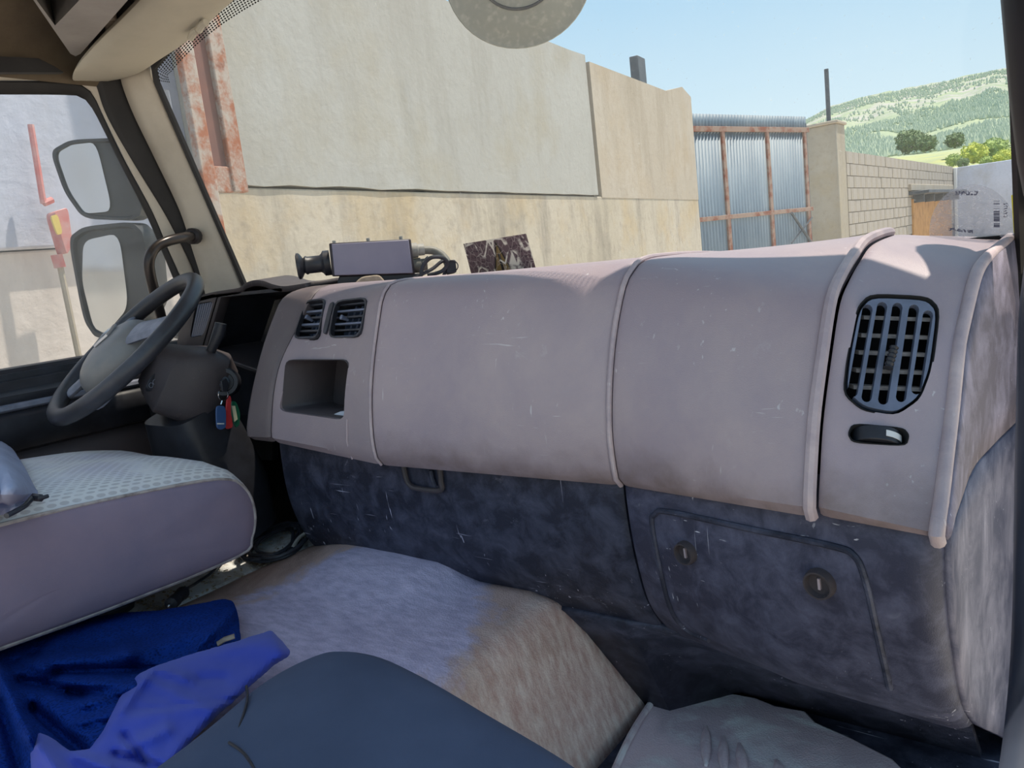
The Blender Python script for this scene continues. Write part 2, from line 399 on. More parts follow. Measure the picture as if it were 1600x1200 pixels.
def seatm():
    k = NM('patterned_seat_cloth'); k.b.inputs['Roughness'].default_value = .95; k.b.inputs['Specular IOR Level'].default_value = .15
    q = k.sep(); 
    ry = k.math('MULTIPLY', q[0], 105.); row = k.math('FLOOR', ry)
    cx = k.math('ADD', k.math('MULTIPLY', q[1], 52.), k.math('MULTIPLY', row, .41))
    fx = k.math('SUBTRACT', k.math('FRACT', cx), .5); fy = k.math('SUBTRACT', k.math('FRACT', ry), .5)
    d = k.math('ADD', k.math('POWER', k.math('ABSOLUTE', k.math('MULTIPLY', fx, 2.5)), 2.), k.math('POWER', k.math('ABSOLUTE', k.math('MULTIPLY', fy, 3.2)), 2.))
    dash = k.math('MULTIPLY', k.ramp(d, 1.1, .7), k.ramp(k.noise(14, 4, .6), .34, .50))
    base = k.mix(k.ramp(k.noise(6, 8, .65), .4, .7), srgb(172, 168, 168), srgb(154, 154, 164))
    base = k.mix(k.ramp(k.noise(3.1, 6, .6), .66, .74, 0, .6), base, srgb(110, 106, 110))
    k.col(k.mix(k.math('MULTIPLY', dash, .42), base, srgb(104, 100, 104))); k.bump(k.noise(1300, 2, .5), .4, .001); return k.m
M['seat'] = seatm()
def matm(name, a, b, c):
    k = NM(name); k.b.inputs['Roughness'].default_value = .6; k.b.inputs['Specular IOR Level'].default_value = .35
    x = k.mix(k.ramp(k.noise(5, 10, .65, k.mapping((1, 2, 1)), .6), .46, .62), a, b)
    x = k.mix(k.ramp(k.noise(3.2, 10, .6, dist=.5), .52, .6), x, c)
    x = k.mix(k.ramp(k.noise(22, 6, .6), .62, .8, 0, .5), x, srgb(150, 146, 148))
    k.col(x); vo = k.n.new('ShaderNodeTexVoronoi'); vo.inputs['Scale'].default_value = 300; k.link(k.co, vo.inputs['Vector'])
    k.bump(vo.outputs['Distance'], .5, .0015); return k.m
def tunm():
    k = NM('grey_rubber_engine_mat'); k.b.inputs['Roughness'].default_value = .55; k.b.inputs['Specular IOR Level'].default_value = .4
    q = k.sep(); n1 = k.noise(7, 10, .65, dist=.5); n2 = k.noise(24, 8, .7, k.mapping((1, 3, 1)))
    base = k.mix(k.ramp(n1, .4, .62), srgb(96, 84, 76), srgb(122, 110, 104))
    dx = k.math('MULTIPLY', k.math('ADD', q[0], -.02), 3.6); dy = k.math('MULTIPLY', k.math('ADD', q[1], -.28), 3.0)
    d = k.math('ADD', k.math('ADD', k.math('MULTIPLY', dx, dx), k.math('MULTIPLY', dy, dy)), k.math('MULTIPLY', k.math('SUBTRACT', n1, .5), 2.2))
    c = k.mix(k.ramp(d, 1.0, .72, 0, .95), base, k.mix(k.ramp(n2, .35, .65), srgb(102, 104, 122), srgb(128, 129, 146)))
    e = k.ramp(k.math('ADD', q[0], k.math('MULTIPLY', n1, .12)), .33, .40, 0, .8)
    c = k.mix(e, c, k.mix(k.ramp(n2, .38, .62), srgb(112, 98, 92), srgb(150, 136, 130)))
    k.col(c); vo = k.n.new('ShaderNodeTexVoronoi'); vo.inputs['Scale'].default_value = 300; k.link(k.co, vo.inputs['Vector'])
    k.bump(vo.outputs['Distance'], .6, .0015); return k.m
M['tunnel'] = tunm()
M['footmat'] = matm('grey_rubber_foot_mat', srgb(96, 92, 92), srgb(140, 142, 158), srgb(108, 103, 102))
M['dirtfloor'] = matm('dirty_painted_floor', srgb(150, 152, 152), srgb(96, 82, 68), srgb(84, 74, 66))
def navym(name, a, b, mesh):
    k = NM(name); k.b.inputs['Roughness'].default_value = .85; k.b.inputs['Specular IOR Level'].default_value = .2
    k.b.inputs['Sheen Weight'].default_value = 0.0 if mesh else .15; k.b.inputs['Specular IOR Level'].default_value = .06 if mesh else .2
    c = k.mix(k.ramp(k.noise(5, 5, .5), .4, .7), a, b)
    if mesh:
        vo = k.n.new('ShaderNodeTexVoronoi'); vo.inputs['Scale'].default_value = 230; k.link(k.co, vo.inputs['Vector'])
        c = k.mix(k.ramp(vo.outputs['Distance'], .25, .5, .8, 0), c, srgb(14, 18, 40)); k.bump(vo.outputs['Distance'], .5, .002)
    else: k.bump(k.noise(900, 2, .5), .15, .001)
    k.col(c); return k.m
M['jackmesh'] = navym('navy_mesh_lining', srgb(24, 30, 64), srgb(30, 37, 78), True)
M['jacksleeve'] = navym('blue_nylon_shell', srgb(40, 45, 92), srgb(47, 52, 104), False)
M['debris'] = plain('straw_debris', srgb(140, 120, 92), .9, srgb(200, 190, 170), 60)
def cardm():
    k = NM('cracked_warning_print'); k.b.inputs['Roughness'].default_value = .6
    uv = k.tc.outputs['UV']; q = k.sep(uv)
    base = srgb(102, 84, 88)
    # triangle centred u=.47
    du = k.math('ABSOLUTE', k.math('SUBTRACT', q[0], .5)); lim = k.math('MULTIPLY', k.math('SUBTRACT', .98, q[1]), .19)
    tri = k.math('LESS_THAN', du, lim); tri2 = k.math('LESS_THAN', du, k.math('SUBTRACT', lim, .022))
    ex = k.math('MULTIPLY', k.math('LESS_THAN', du, .018), k.math('MULTIPLY', k.math('GREATER_THAN', q[1], .18), k.math('LESS_THAN', q[1], .66)))
    c = k.mix(tri, base, (.012, .01, .008, 1)); c = k.mix(k.math('MULTIPLY', tri2, k.math('GREATER_THAN', q[1], .05)), c, srgb(128, 106, 62)); c = k.mix(ex, c, (.01, .01, .01, 1))
    tx = k.math('MULTIPLY', k.math('LESS_THAN', k.math('FRACT', k.math('MULTIPLY', q[1], 8.)), .38), k.ramp(k.noise(26, 2, .5, uv), .5, .52))
    tx = k.math('MULTIPLY', tx, k.math('GREATER_THAN', du, .2)); c = k.mix(k.math('MULTIPLY', tx, .8), c, srgb(60, 46, 54))
    def crack(sc, w0, w1, seed):
        mp = k.n.new('ShaderNodeMapping'); mp.inputs['Scale'].default_value = (2.6, 1, 1); mp.inputs['Location'].default_value = (seed, seed, 0); k.link(uv, mp.inputs['Vector'])
        v = k.n.new('ShaderNodeTexVoronoi'); v.feature = 'DISTANCE_TO_EDGE'; v.inputs['Scale'].default_value = sc; k.link(mp.outputs[0], v.inputs['Vector']); return k.ramp(v.outputs['Distance'], w1, w0)
    c = k.mix(k.math('MULTIPLY', crack(5.5, .015, .03, 3), .55), c, srgb(200, 190, 180))
    big = k.math('MULTIPLY', crack(2.6, .05, .07, 1.3), k.ramp(k.noise(3.2, 3, .5, uv), .46, .54))
    c = k.mix(big, c, srgb(232, 226, 210)); k.col(c); return k.m
M['card'] = cardm()
def stickm():
    k = NM('clear_round_sticker_print'); uv = k.tc.outputs['UV']; q = k.sep(uv)
    tr = k.n.new('ShaderNodeBsdfTransparent'); mx = k.n.new('ShaderNodeMixShader')
    k.b.inputs['Roughness'].default_value = .35
    n = k.noise(9, 4, .6, uv, 1.5)
    def rect(u0, u1, v0, v1):
        return k.math('MULTIPLY', k.math('MULTIPLY', k.math('GREATER_THAN', q[0], u0), k.math('LESS_THAN', q[0], u1)), k.math('MULTIPLY', k.math('GREATER_THAN', q[1], v0), k.math('LESS_THAN', q[1], v1)))
    bars = k.math('MULTIPLY', rect(.74, .81, .08, .66), k.math('GREATER_THAN', k.noise(58, 1, .5, k_map(k, uv, (.01, 1, 1))), .5))
    w1 = k.math('MULTIPLY', rect(.30, .56, .77, .86), k.math('GREATER_THAN', k.noise(60, 1, .5, k_map(k, uv, (1, .25, 1))), .49))
    w2 = k.math('MULTIPLY', rect(.22, .50, .02, .08), k.math('GREATER_THAN', k.noise(50, 1, .5, k_map(k, uv, (1, .4, 1))), .48))
    w3 = k.math('MULTIPLY', rect(.85, .90, .30, .62), k.math('GREATER_THAN', k.noise(40, 1, .5, uv), .56))
    ink = k.math('MAXIMUM', k.math('MAXIMUM', bars, w1), k.math('MAXIMUM', w2, w3))
    c = k.mix(k.ramp(n, .35, .65), srgb(196, 202, 212), srgb(170, 178, 192)); k.col(k.mix(ink, c, srgb(88, 94, 112)))
    k.link(k.math('MAXIMUM', k.ramp(n, .35, .65, .3, .55), ink), mx.inputs[0])
    k.link(tr.outputs[0], mx.inputs[1]); k.link(k.b.outputs[0], mx.inputs[2]); k.link(mx.outputs[0], k.out.inputs[0]); return k.m
def k_map(k, uv, s):
    mp = k.n.new('ShaderNodeMapping'); mp.inputs['Scale'].default_value = s; k.link(uv, mp.inputs['Vector']); return mp.outputs[0]
M['stick'] = stickm()
def lift(names, k):
    for nme in names:
        for nd in M[nme].node_tree.nodes:
            for ip in nd.inputs:
                if ip.type == 'RGBA' and not ip.is_linked and ip.name in ('A', 'B', 'Base Color'):
                    kk = k if isinstance(k, tuple) else (k, k * .985, k * .97); c = ip.default_value; ip.default_value = tuple(min(.8, c[i] * kk[i]) for i in range(3)) + (1,)
M['column'] = worn('steering_column_plastic', srgb(62, 57, 60), srgb(84, 78, 78), srgb(120, 112, 110), .5, 6, .5, .8, .6, .3)
M['black2'] = worn('dusty_black_textured_plastic', srgb(25, 26, 36), srgb(84, 86, 103), srgb(118, 118, 130), .5, 26, .40, .80, .32, .95, grain=.5, gscale=600)
M['dash_shaded'] = worn('shaded_dash_plastic', srgb(92, 84, 85), srgb(108, 98, 94), srgb(180, 170, 165), .46, 4, .42, .8, .8, .4, spec=.5)  # dash plastic darkened so the light falling off leftward is in its colour
lift(['dash', 'bead'], (2.45, 2.42, 2.64))
lift(['dash_shaded'], (2.7, 2.65, 2.85))
lift(['dash_dark'], 1.5)
lift(['column'], 1.3)
lift(['cable'], 1.6)
lift(['dirtfloor'], 2.3)
lift(['tunnel'], (3.2, 2.8, 2.8))
lift(['footmat'], (4.9, 4.4, 4.8))
lift(['jackmesh'], (.6, 2.3, 3.5))
lift(['jacksleeve'], (2.0, 2.5, 3.6))
lift(['louver', 'console'], 2.0)
lift(['navy_side'], (2.5, 2.45, 2.7))
lift(['blackp', 'wheelrim', 'spoke', 'wheelpad', 'boxface', 'ventblue'], 1.7)
lift(['black'], (3.6, 3.55, 3.5))
lift(['black2'], (4.2, 4.1, 4.1))
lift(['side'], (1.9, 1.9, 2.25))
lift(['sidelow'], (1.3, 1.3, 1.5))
lift(['black_seat'], (2.1, 2.2, 2.85))
lift(['seat'], (2.1, 2.0, 1.95))
lift(['pipe', 'greycloth', 'beige', 'visor'], 1.2)
M['conc_pink'] = concrete('pale_pinkish_wall_base', srgb(214, 204, 198), srgb(190, 180, 174), srgb(224, 216, 210), srgb(208, 198, 188))
lift(['sheet'], (.76, .80, .88))
lift(['block', 'block2'], (.90, .93, 1.08))
lift(['conc_post'], (.82, .84, .92))
lift(['rustd'], (1.35, 1.35, 1.5))
lift(['conc_pale'], (.96, .99, 1.15))
lift(['conc_up'], (.76, .79, .85))
lift(['conc_lo', 'conc_rt'], (.97, 1.0, 1.15))
def uvset(o, fn):
    me = o.data; ul = me.uv_layers.new(name='uv')
    for l in me.loops:
        ul.data[l.index].uv = fn(l.vertex_index, me.vertices[l.vertex_index].co)

# ================================================================== THE YARD
yg = mk('yard_ground', [(-60, -30, -2), (60, -30, -2), (60, 170, -2), (-60, 170, -2)], [(0, 1, 2, 3)], M['ground'], smooth=False)
tag(yg, 'pale gravel yard ground around the truck', 'ground', kind='structure')

# long precast wall
wd = np.array([-.149, 1.169, 0]); wd /= np.linalg.norm(wd); wn = np.array([wd[1], -wd[0], 0])
E0 = P(1088, 270, D=10.0)
def wsz(x, y, off=0):
    p = Pp(x, y, E0 + wn * off, wn); return np.dot(p - E0, wd), p[2]
def wpt(s, z, off=0): return E0 + wd * s + np.array([0, 0, z - E0[2]]) + wn * off
def wbox(s0, s1, z0, z1, o0, o1, jit=0):
    """box on the wall: s along, z up, o out of the wall"""
    v = [wpt(s, z, o) for o in (o0, o1) for s, z in ((s0, z0), (s1, z0), (s1, z1), (s0, z1))]
    return v, [(0, 3, 2, 1), (4, 5, 6, 7), (0, 1, 5, 4), (1, 2, 6, 5), (2, 3, 7, 6), (3, 0, 4, 7)]
s_seam, z_led = wsz(937, 307); _, z_top = wsz(912, 88)
s_beam = wsz(372, 200)[0]; s_beamL = wsz(300, 200)[0]
wf = thing('wall_front', wpt(s_seam, -2), 'long precast concrete yard wall seen through the windscreen', 'wall', kind='structure')
v, f = wbox(s_beamL, 0, -2, z_led, -.30, 0)
mk('base_wall', v, f, M['conc_lo'], wf, smooth=False, bevel=.01)
# upper panel, bottom edge a little ragged
sp = list(np.linspace(s_beamL, s_seam - .05, 26))
lowz = [z_led + .012 + .012 * fbm((s * 3, 1, 2)) for s in sp]
poly = [wpt(s, z, .010) for s, z in zip(sp, lowz)] + [wpt(s_seam - .05, z_top + .01, .010), wpt(s_seam - .4, z_top, .010), wpt(s_beamL, z_top, .010)]
v, f = prism(poly, -wn * .22)
mk('wall_panel', v, f, M['conc_up'], wf, smooth=False)['label'] = 'grey upper panel with weathered lower edge'
s_e, z_e = 0, wsz(1080, 152)[1]
poly = [wpt(s_seam + .05, z_led - .01, .004), wpt(0, z_led - .01, .004), wpt(0, z_e, .004), wpt(-.35, z_e + .08, .004), wpt(-1.0, z_top - .02, .004), wpt(s_seam + .05, z_top - .03, .004)]
v, f = prism(poly, -wn * .22)
mk('wall_panel', v, f, M['conc_rt'], wf, smooth=False)['label'] = 'tan upper panel at the gate end'
v, f = wbox(s_seam - .05, s_seam + .05, z_led, z_top - .04, -.2, -.035); mk('joint', v, f, M['joint'], wf, smooth=False)
a = wsz(1008, 128); b = wsz(1022, 95)
v, f = join(wbox(a[0], a[0] + .24, a[1] - .12, b[1] + .02, -.16, -.06))
o = mk('wall_stub', v, f, M['steel'], smooth=False, bevel=.01); tag(o, 'short dark steel stub standing on top of the concrete wall', 'post')
# wall by the driver's window, parallel to the truck
pb = wpt(s_beamL, 0, 0); XL = pb[0] - .08
wl = thing('wall_left', (XL, -.2, -2), 'pale rendered wall with tan base beyond the driver window', 'wall', kind='structure')
zl = P(50, 391, X=XL)[2]
v, f = boxv((XL - .15, (pb[1] - 4) / 2, (zl - 2) / 2), (.3, pb[1] + 4, zl + 2)); mk('base_wall', v, f, M['conc_pink'], wl, smooth=False, bevel=.01)
v, f = boxv((XL - .12, (pb[1] - 4) / 2, (zl + .004 + 1.25) / 2), (.3, pb[1] + 4, 1.25 - zl - .004)); mk('wall_panel', v, f, M['conc_pale'], wl, smooth=False, bevel=.01)
# rusty column
st = thing('steel_column', wpt((s_beam + s_beamL) / 2, -2, .1), 'rusty white painted steel column beside the concrete wall', 'column')
q = lambda x, y: wsz(x, y, .16)
s0, s1, s2, s3 = q(303, 200)[0], q(325, 200)[0], q(350, 200)[0], q(373, 200)[0]
zb = q(385, 300)[1]
v, f = wbox(s0, s1, -2, 2.3, .12, .16); mk('flange', v, f, M['rustw'], st, smooth=False, bevel=.006)
v, f = wbox(s2, s3, zb, 2.3, .12, .16); mk('flange', v, f, M['rustw'], st, smooth=False, bevel=.006)
v, f = wbox(s1 - .03, s2 + .03, zb + .005, 2.3, .115, .135); mk('web', v, f, M['rustd'], st, smooth=False)
v, f = wbox(s1 - .01, s2 + .01, zb, zb + .11, .12, .15); mk('foot_plate', v, f, M['rustw'], st, smooth=False, bevel=.004)

# gate
gd = np.array([.45, 1.637, 0]); gd /= np.linalg.norm(gd); gn = np.array([gd[1], -gd[0], 0])
G0 = P(1082, 270, D=10.4)
def gsz(x, y, off=0):
    p = Pp(x, y, G0 + gn * off, gn); return np.dot(p - G0, gd), p[2]
def gpt(s, z, off=0): return G0 + gd * s + np.array([0, 0, z - G0[2]]) + gn * off
def gbox(s0, s1, z0, z1, o0, o1):
    v = [gpt(s, z, o) for o in (o0, o1) for s, z in ((s0, z0), (s1, z0), (s1, z1), (s0, z1))]
    return v, [(0, 3, 2, 1), (4, 5, 6, 7), (0, 1, 5, 4), (1, 2, 6, 5), (2, 3, 7, 6), (3, 0, 4, 7)]
gl = gsz(1262, 250)[0]; gtop = gsz(1170, 180)[1]; grail = gsz(1170, 203)[1]; glow = gsz(1180, 335)[1]
gt = thing('corrugated_gate', gpt(gl / 2, -2), 'corrugated metal sheet gate with rust streaked rails', 'gate')
pitch = gl / 40
def sheet(s0, s1, z0, z1):
    n = max(8, int((s1 - s0) / pitch * 6)); v = []; f = []
    for i in range(n + 1):
        s = s0 + (s1 - s0) * i / n; o = .012 * math.sin(2 * math.pi * s / pitch)
        v += [gpt(s, z0, o), gpt(s, z1, o)]
    for i in range(n): f.append((2 * i, 2 * i + 2, 2 * i + 3, 2 * i + 1))
    return v, f
ps = [0] + [gsz(x, 270)[0] for x in (1130, 1199)] + [gl]
for i in range(3):
    v, f = sheet(ps[i], ps[i + 1], -2.0, grail); mk('corrugated_sheet', v, f, M['sheet'], gt, solid=.002)
v, f = sheet(0, gl, grail - .02, gtop); v = [p + gn * .004 for p in v]; mk('corrugated_sheet', v, f, M['sheet'], gt, solid=.002)
for zz, hh, mm in ((grail, .07, 'rustrail'), (glow, .06, 'rustrail'), (-1.85, .06, 'rustrail')):
    v, f = gbox(0, gl, zz - hh / 2, zz + hh / 2, .016, .055); mk('rail', v, f, M[mm], gt, smooth=False, bevel=.004)
for x in (1130, 1199, 1257):
    s = gsz(x, 270)[0]; v, f = gbox(s - .035, s + .035, -1.9, grail, .016, .05); mk('upright', v, f, M['rustrail'], gt, smooth=False, bevel=.004)
for (xa, ya), (xb, yb), r in (((1236, 333), (1266, 378), .022), ((1268, 340), (1236, 380), .012)):
    a = gsz(xa, ya, .06); b = gsz(xb, yb, .06); tube('brace', [gpt(a[0], a[1], .07), gpt(b[0], b[1], .07)], r, M['steel'], gt, 6)
s = gsz(1264, 300)[0]; v, f = gbox(s - .02, s + .03, -2.0, gtop - .1, -.04, .0); mk('hinge_post', v, f, M['steel'], gt, smooth=False)

# gate pillar, pole, block wall, far wall
pc = P(1310, 270, D=12.3); py0 = pc[1]; px1 = pc[0]
px0 = P(1263, 270, Y=py0)[0]; py1 = P(1323, 270, X=px1)[1]; pz = P(1310, 191, Y=py0)[2]
gp = thing('gate_pillar', ((px0 + px1) / 2, (py0 + py1) / 2, -2), 'square concrete gate pillar between the gate and the block wall', 'pillar')
v, f = boxv(((px0 + px1) / 2, (py0 + py1) / 2, (pz - 2) / 2), (px1 - px0, py1 - py0, pz + 2)); mk('shaft', v, f, M['conc_post'], gp, smooth=False, bevel=.02)
v, f = boxv(((px0 + px1) / 2, (py0 + py1) / 2, pz + .02), (px1 - px0 + .06, py1 - py0 + .06, .05)); mk('cap', v, f, M['conc_rt'], gp, smooth=False, bevel=.015)
pt = P(1291, 108, Y=(py0 + py1) / 2)
o = tube('steel_pole', [(pt[0], pt[1], pz + .04), (pt[0], pt[1], pt[2])], .035, M['steel'], None, 8)
tag(o, 'thin dark steel pole rising from the gate pillar', 'pole')
yend = P(1490, 300, X=px1)[1]; zbt = P(1325, 236, X=px1)[2]
bw = thing('wall_right', (px1, (py1 + yend) / 2, -2), 'concrete block wall running from gate pillar to far corner', 'wall', kind='structure')
v, f = boxv((px1 - .12, (py1 + yend) / 2, (zbt - 2.02) / 2), (.2, yend - py1, zbt + 1.98)); mk('mortar_core', v, f, M['mortar'], bw, smooth=False)
bl, bh = .42, .2; blk = {}
for r in range(8):
    z0 = zbt - (r + 1) * bh; y = py1 + .005 - (bl / 2 if r % 2 else 0)
    while y < yend - .1:
        ya = max(y, py1 + .005); yb = min(y + bl, yend)
        ins = 0.008 * random.random(); key = (round(yb - ya, 2), random.randint(0, 1))
        if yb - ya > .06:
            if key in blk:
                o = blk[key].copy(); COL.objects.link(o); o.location = Vector((px1 - .03 + ins, (ya + yb) / 2, z0 + .005 + H)) - WL[bw]
            else:
                v, f = boxv((px1 - .03 + ins, (ya + yb) / 2, z0 + bh / 2), (.06, yb - ya - .014, bh - .012))
                o = mk('concrete_block', v, f, M['block' if random.random() < .6 else 'block2'], bw, smooth=False); blk[key] = o
        y += bl
zf = P(1520, 258, Y=yend)[2]
v, f = boxv((px1 + 6, yend + .15, (zf - 2) / 2), (12.2, .3, zf + 2)); o = mk('wall_far', v, f, M['conc_pale'], smooth=False, bevel=.02)
tag(o, 'pale grey wall closing the far end of the yard', 'wall', kind='structure')
v, f = boxv((px1 + .06, yend - .06, (zf - 2) / 2), (.09, .1, zf + 2)); o = mk('corner_pipe', v, f, M['white'], None, False, .02); tag(o, 'white downpipe in the far corner of the block wall', 'pipe')
# doorway with canopy in the block wall
ya, yb = P(1424, 330, X=px1)[1], P(1484, 330, X=px1)[1]; zc0 = P(1424, 304, X=px1)[2]
dw = thing('doorway', (px1 + .05, (ya + yb) / 2, -2), 'ochre doorway under a dark canopy in the block wall', 'door')
v, f = boxv((px1 + .02, (ya + yb) / 2, (zc0 - 2.1) / 2), (.05, yb - ya, zc0 + 1.9)); mk('door_leaf', v, f, M['wood'], dw, smooth=False, bevel=.01)
v, f = boxv((px1 + .2, (ya + yb) / 2, zc0 + .02), (.4, yb - ya + .5, .07)); mk('canopy', v, f, M['steel'], dw, smooth=False, bevel=.01)
v, f = boxv((px1 + .03, (ya + yb) / 2, zc0 + .15), (.07, yb - ya + .6, .14)); mk('lintel', v, f, M['conc_rt'], dw, smooth=False, bevel=.01)
for t in np.linspace(.02, .98, 5):
    y = ya + (yb - ya) * t; v, f = boxv((px1 + .14, y, zc0 - .1), (.22, .08, .18)); mk('bracket', v, f, M['steel'], dw, smooth=False, bevel=.01)
# red post and lamp, made up to stand for a window reflection
rm = thing('reflection_post', P(80, 420, X=XL + .12), 'made-up red post with amber spot standing for a driver window reflection', 'post')
WL[rm].z = 0; rm.location.z = 0
a = P(48, 195, X=XL + .1); b = P(68, 318, X=XL + .1); c = P(92, 420, X=XL + .1)
tube('mast', [a, b], .012, M['red'], rm, 8); tube('mast', [P(88, 398, X=XL + .1), P(94, 418, X=XL + .1)], .022, M['red'], rm, 8); tube('stake', [P(94, 416, X=XL + .1), (c[0], c[1], -2)], .012, M['conc_rt'], rm, 8)
tube('arm', [b, P(82, 312, X=XL + .1)], .012, M['red'], rm, 8)
v, f = prism([P(x, y, X=XL + .08) for x, y in rounded([(70, 335), (92, 328), (100, 385), (90, 402)], .2)], (.08, 0, 0)); mk('reflection_body', v, f, M['red'], rm, bevel=.006)
v, f = prism([P(x, y, X=XL + .16) for x, y in rounded([(77, 338), (88, 335), (96, 365), (88, 368)], .3)], (.012, 0, 0)); mk('reflection_spot', v, f, M['refl_amber'], rm)

# ------------------------------------------------------------------ mountain, forest, trees
def ridge_y(x):
    return float(np.interp(x, [900, 1150, 1265, 1300, 1360, 1420, 1480, 1565, 1750, 2100], [290, 235, 186, 166, 149, 137, 125, 107, 84, 60]))
def terr(x, t):
    """point of the slope: x picks the bearing, t the way from foot (0) to ridge (1)"""
    r = ray(x, 300); hd = np.array([r[0], r[1]]); hd /= np.linalg.norm(hd)
    rr = ray(x, ridge_y(x)); te1 = rr[2] / math.hypot(rr[0], rr[1])
    te0 = .052
    dist = 150 + 800 * t ** 1.15
    k = t ** .9
    te = te0 + (te1 - te0) * k
    if 0 < t < 1: te += .010 * math.sin(math.pi * t) * fbm((x * .012, t * 3, 5), 1, 5)
    elif t >= 1: te += .0025 * fbm((x * .03, 9, 5), 1, 5)
    p = np.array([hd[0] * dist, hd[1] * dist, te * dist])
    return p
NX, NT = 150, 70; mv = []; mh = []; mf = []
for i in range(NX + 1):
    x = 900 + 1200 * i / NX
    for j in range(NT + 2):
        if j == 0:
            p = terr(x, 0) * np.array([.55, .55, 0]) + np.array([0, 0, -1.5]); h = 0
        else:
            t = (j - 1) / NT; p = terr(x, t); h = t
        mv.append(p); mh.append(h)
for i in range(NX):
    for j in range(NT + 1):
        a = i * (NT + 2) + j; mf.append((a, a + NT + 2, a + NT + 3, a + 1))
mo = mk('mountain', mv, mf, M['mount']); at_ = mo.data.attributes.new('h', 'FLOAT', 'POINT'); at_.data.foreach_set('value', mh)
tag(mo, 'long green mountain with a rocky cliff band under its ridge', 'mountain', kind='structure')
fv, ff = [], []
for i in range(22000):
    x = random.uniform(1230, 1720); t = random.uniform(.06, .97) ** .9
    p = terr(x, t)
    if fbm(p, .012, 4) < -.22 or (.68 < t < .86 and random.random() < .8): continue
    d = math.hypot(p[0], p[1]); h = random.uniform(1.3, 2.7); w = h * random.uniform(.28, .42); k = len(fv)
    for a in range(5):
        an = a * 2 * math.pi / 5 + x; fv.append((p[0] + w * math.cos(an), p[1] + w * math.sin(an), p[2] + h * .15))
    fv.append((p[0], p[1], p[2] + h)); fv.append((p[0], p[1], p[2] - 1))
    for a in range(5): ff.append((k + a, k + (a + 1) % 5, k + 5)); ff.append((k + (a + 1) % 5, k + a, k + 6))
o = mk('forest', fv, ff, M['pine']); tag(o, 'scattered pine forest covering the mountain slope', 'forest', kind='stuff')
def tree(px, py, dist, rpx, mat, label, squash=.8):
    r = ray(px, py); c = r * (dist / math.hypot(r[0], r[1])); R = rpx * dist / FPX
    zg = c[2] - R * squash * 1.0
    t = thing('tree', (c[0], c[1], zg), label, 'tree', 'trees at the foot of the mountain')
    rnd = random.Random(px); v = []; f = []
    bm = bmesh.new(); bmesh.ops.create_icosphere(bm, subdivisions=3, radius=1)
    for q in bm.verts:
        k = 1 + .35 * fbm(q.co + Vector((px, 0, 0)), 2.2, 3); v.append((c[0] + q.co.x * R * k * .9, c[1] + q.co.y * R * k * .9, c[2] + q.co.z * R * k * squash * .9))
    f = [tuple(x.index for x in fc.verts) for fc in bm.faces]; bm.free()
    for i in range(700):
        d = Vector((rnd.gauss(0, 1), rnd.gauss(0, 1), rnd.gauss(0, 1))).normalized(); k = 1 + .35 * fbm(d + Vector((px, 0, 0)), 2.2, 3)
        p = np.array([c[0] + d.x * R * k, c[1] + d.y * R * k, c[2] + d.z * R * k * squash]); s = R * .11
        u = Vector((rnd.gauss(0, 1), rnd.gauss(0, 1), rnd.gauss(0, 1))).normalized() * s; w = u.orthogonal().normalized() * s * .6
        n = len(v); v += [p - u, p + w, p + u, p - w]; f.append((n, n + 1, n + 2, n + 3))
    mk('crown', v, f, mat, t, smooth=False)
    tube('trunk', [(c[0], c[1], zg), (c[0], c[1], c[2])], R * .1, M['trunk'], t, 6)
for a in ((1522, 240, 118, 15, 'leafy', 'round yellow-green tree, brightest one above the far wall'),
          (1422, 221, 150, 17, 'leafd', 'dark green tree, left one of the dark pair at the mountain foot'),
          (1447, 224, 145, 12, 'leafd', 'smaller dark green tree just right of the largest dark tree'),
          (1492, 219, 150, 11, 'leafd', 'small dark tree standing alone behind the bright yellow-green tree'),
          (1555, 232, 130, 15, 'leafm', 'mid green tree close to the right windscreen pillar, behind the brightest tree'),
          (1568, 246, 110, 11, 'leafy', 'yellow-green bush half hidden by the right windscreen pillar'),
          (1490, 250, 112, 9, 'leafm', 'low mid green bush above the far corner of the block wall'),
          (1505, 254, 108, 7, 'leafd', 'tiny dark bush at the foot of the brightest tree'),
          (1543, 252, 112, 8, 'leafm', 'low green bush on the top edge of the pale far wall')):
    tree(a[0], a[1], a[2], a[3], M[a[4]], a[5])

# ================================================================== THE CAB SHELL
CX = -1.02
fl = mk('floor', *join(boxv((-1.0, .86, -.87), (2.1, 1.06, .04))), M['black'], smooth=False); tag(fl, 'dark cab floor under the seats', 'floor', kind='structure')
def wsY(X, z): return 1.324 - .287 * z + .16 * (1 - ((X - CX) / .93) ** 2)
def wtop(X): return .587 + .13 * (1 - min(1, abs((X - CX) / .93)) ** 4)
win = thing('window_1', (CX, 1.5, -.12), 'dusty windscreen in front of the dashboard', 'window', kind='structure')
NXg, NZg = 40, 16; gv = []; gf = []
for i in range(NXg + 1):
    X = -1.95 + 1.86 * i / NXg
    for j in range(NZg + 1):
        z = -.13 + (wtop(X) + .13) * j / NZg; gv.append((X, wsY(X, z), z))
for i in range(NXg):
    for j in range(NZg):
        a = i * (NZg + 1) + j; gf.append((a, a + NZg + 1, a + NZg + 2, a + 1))
mk('pane', gv, gf, M['glass'], win)
edge = [(-1.95, wsY(-1.95, z), z) for z in np.linspace(-.13, .56, 10)]
edge += [(X, wsY(X, wtop(X)), wtop(X)) for X in np.linspace(-1.94, -.10, 30)]
edge += [(-.09, wsY(-.09, z), z) for z in np.linspace(.56, -.13, 10)]
tube('rubber_seal', [np.array(p) + np.array([0, -.006, 0]) for p in edge], .009, M['rubber'], win, 6)
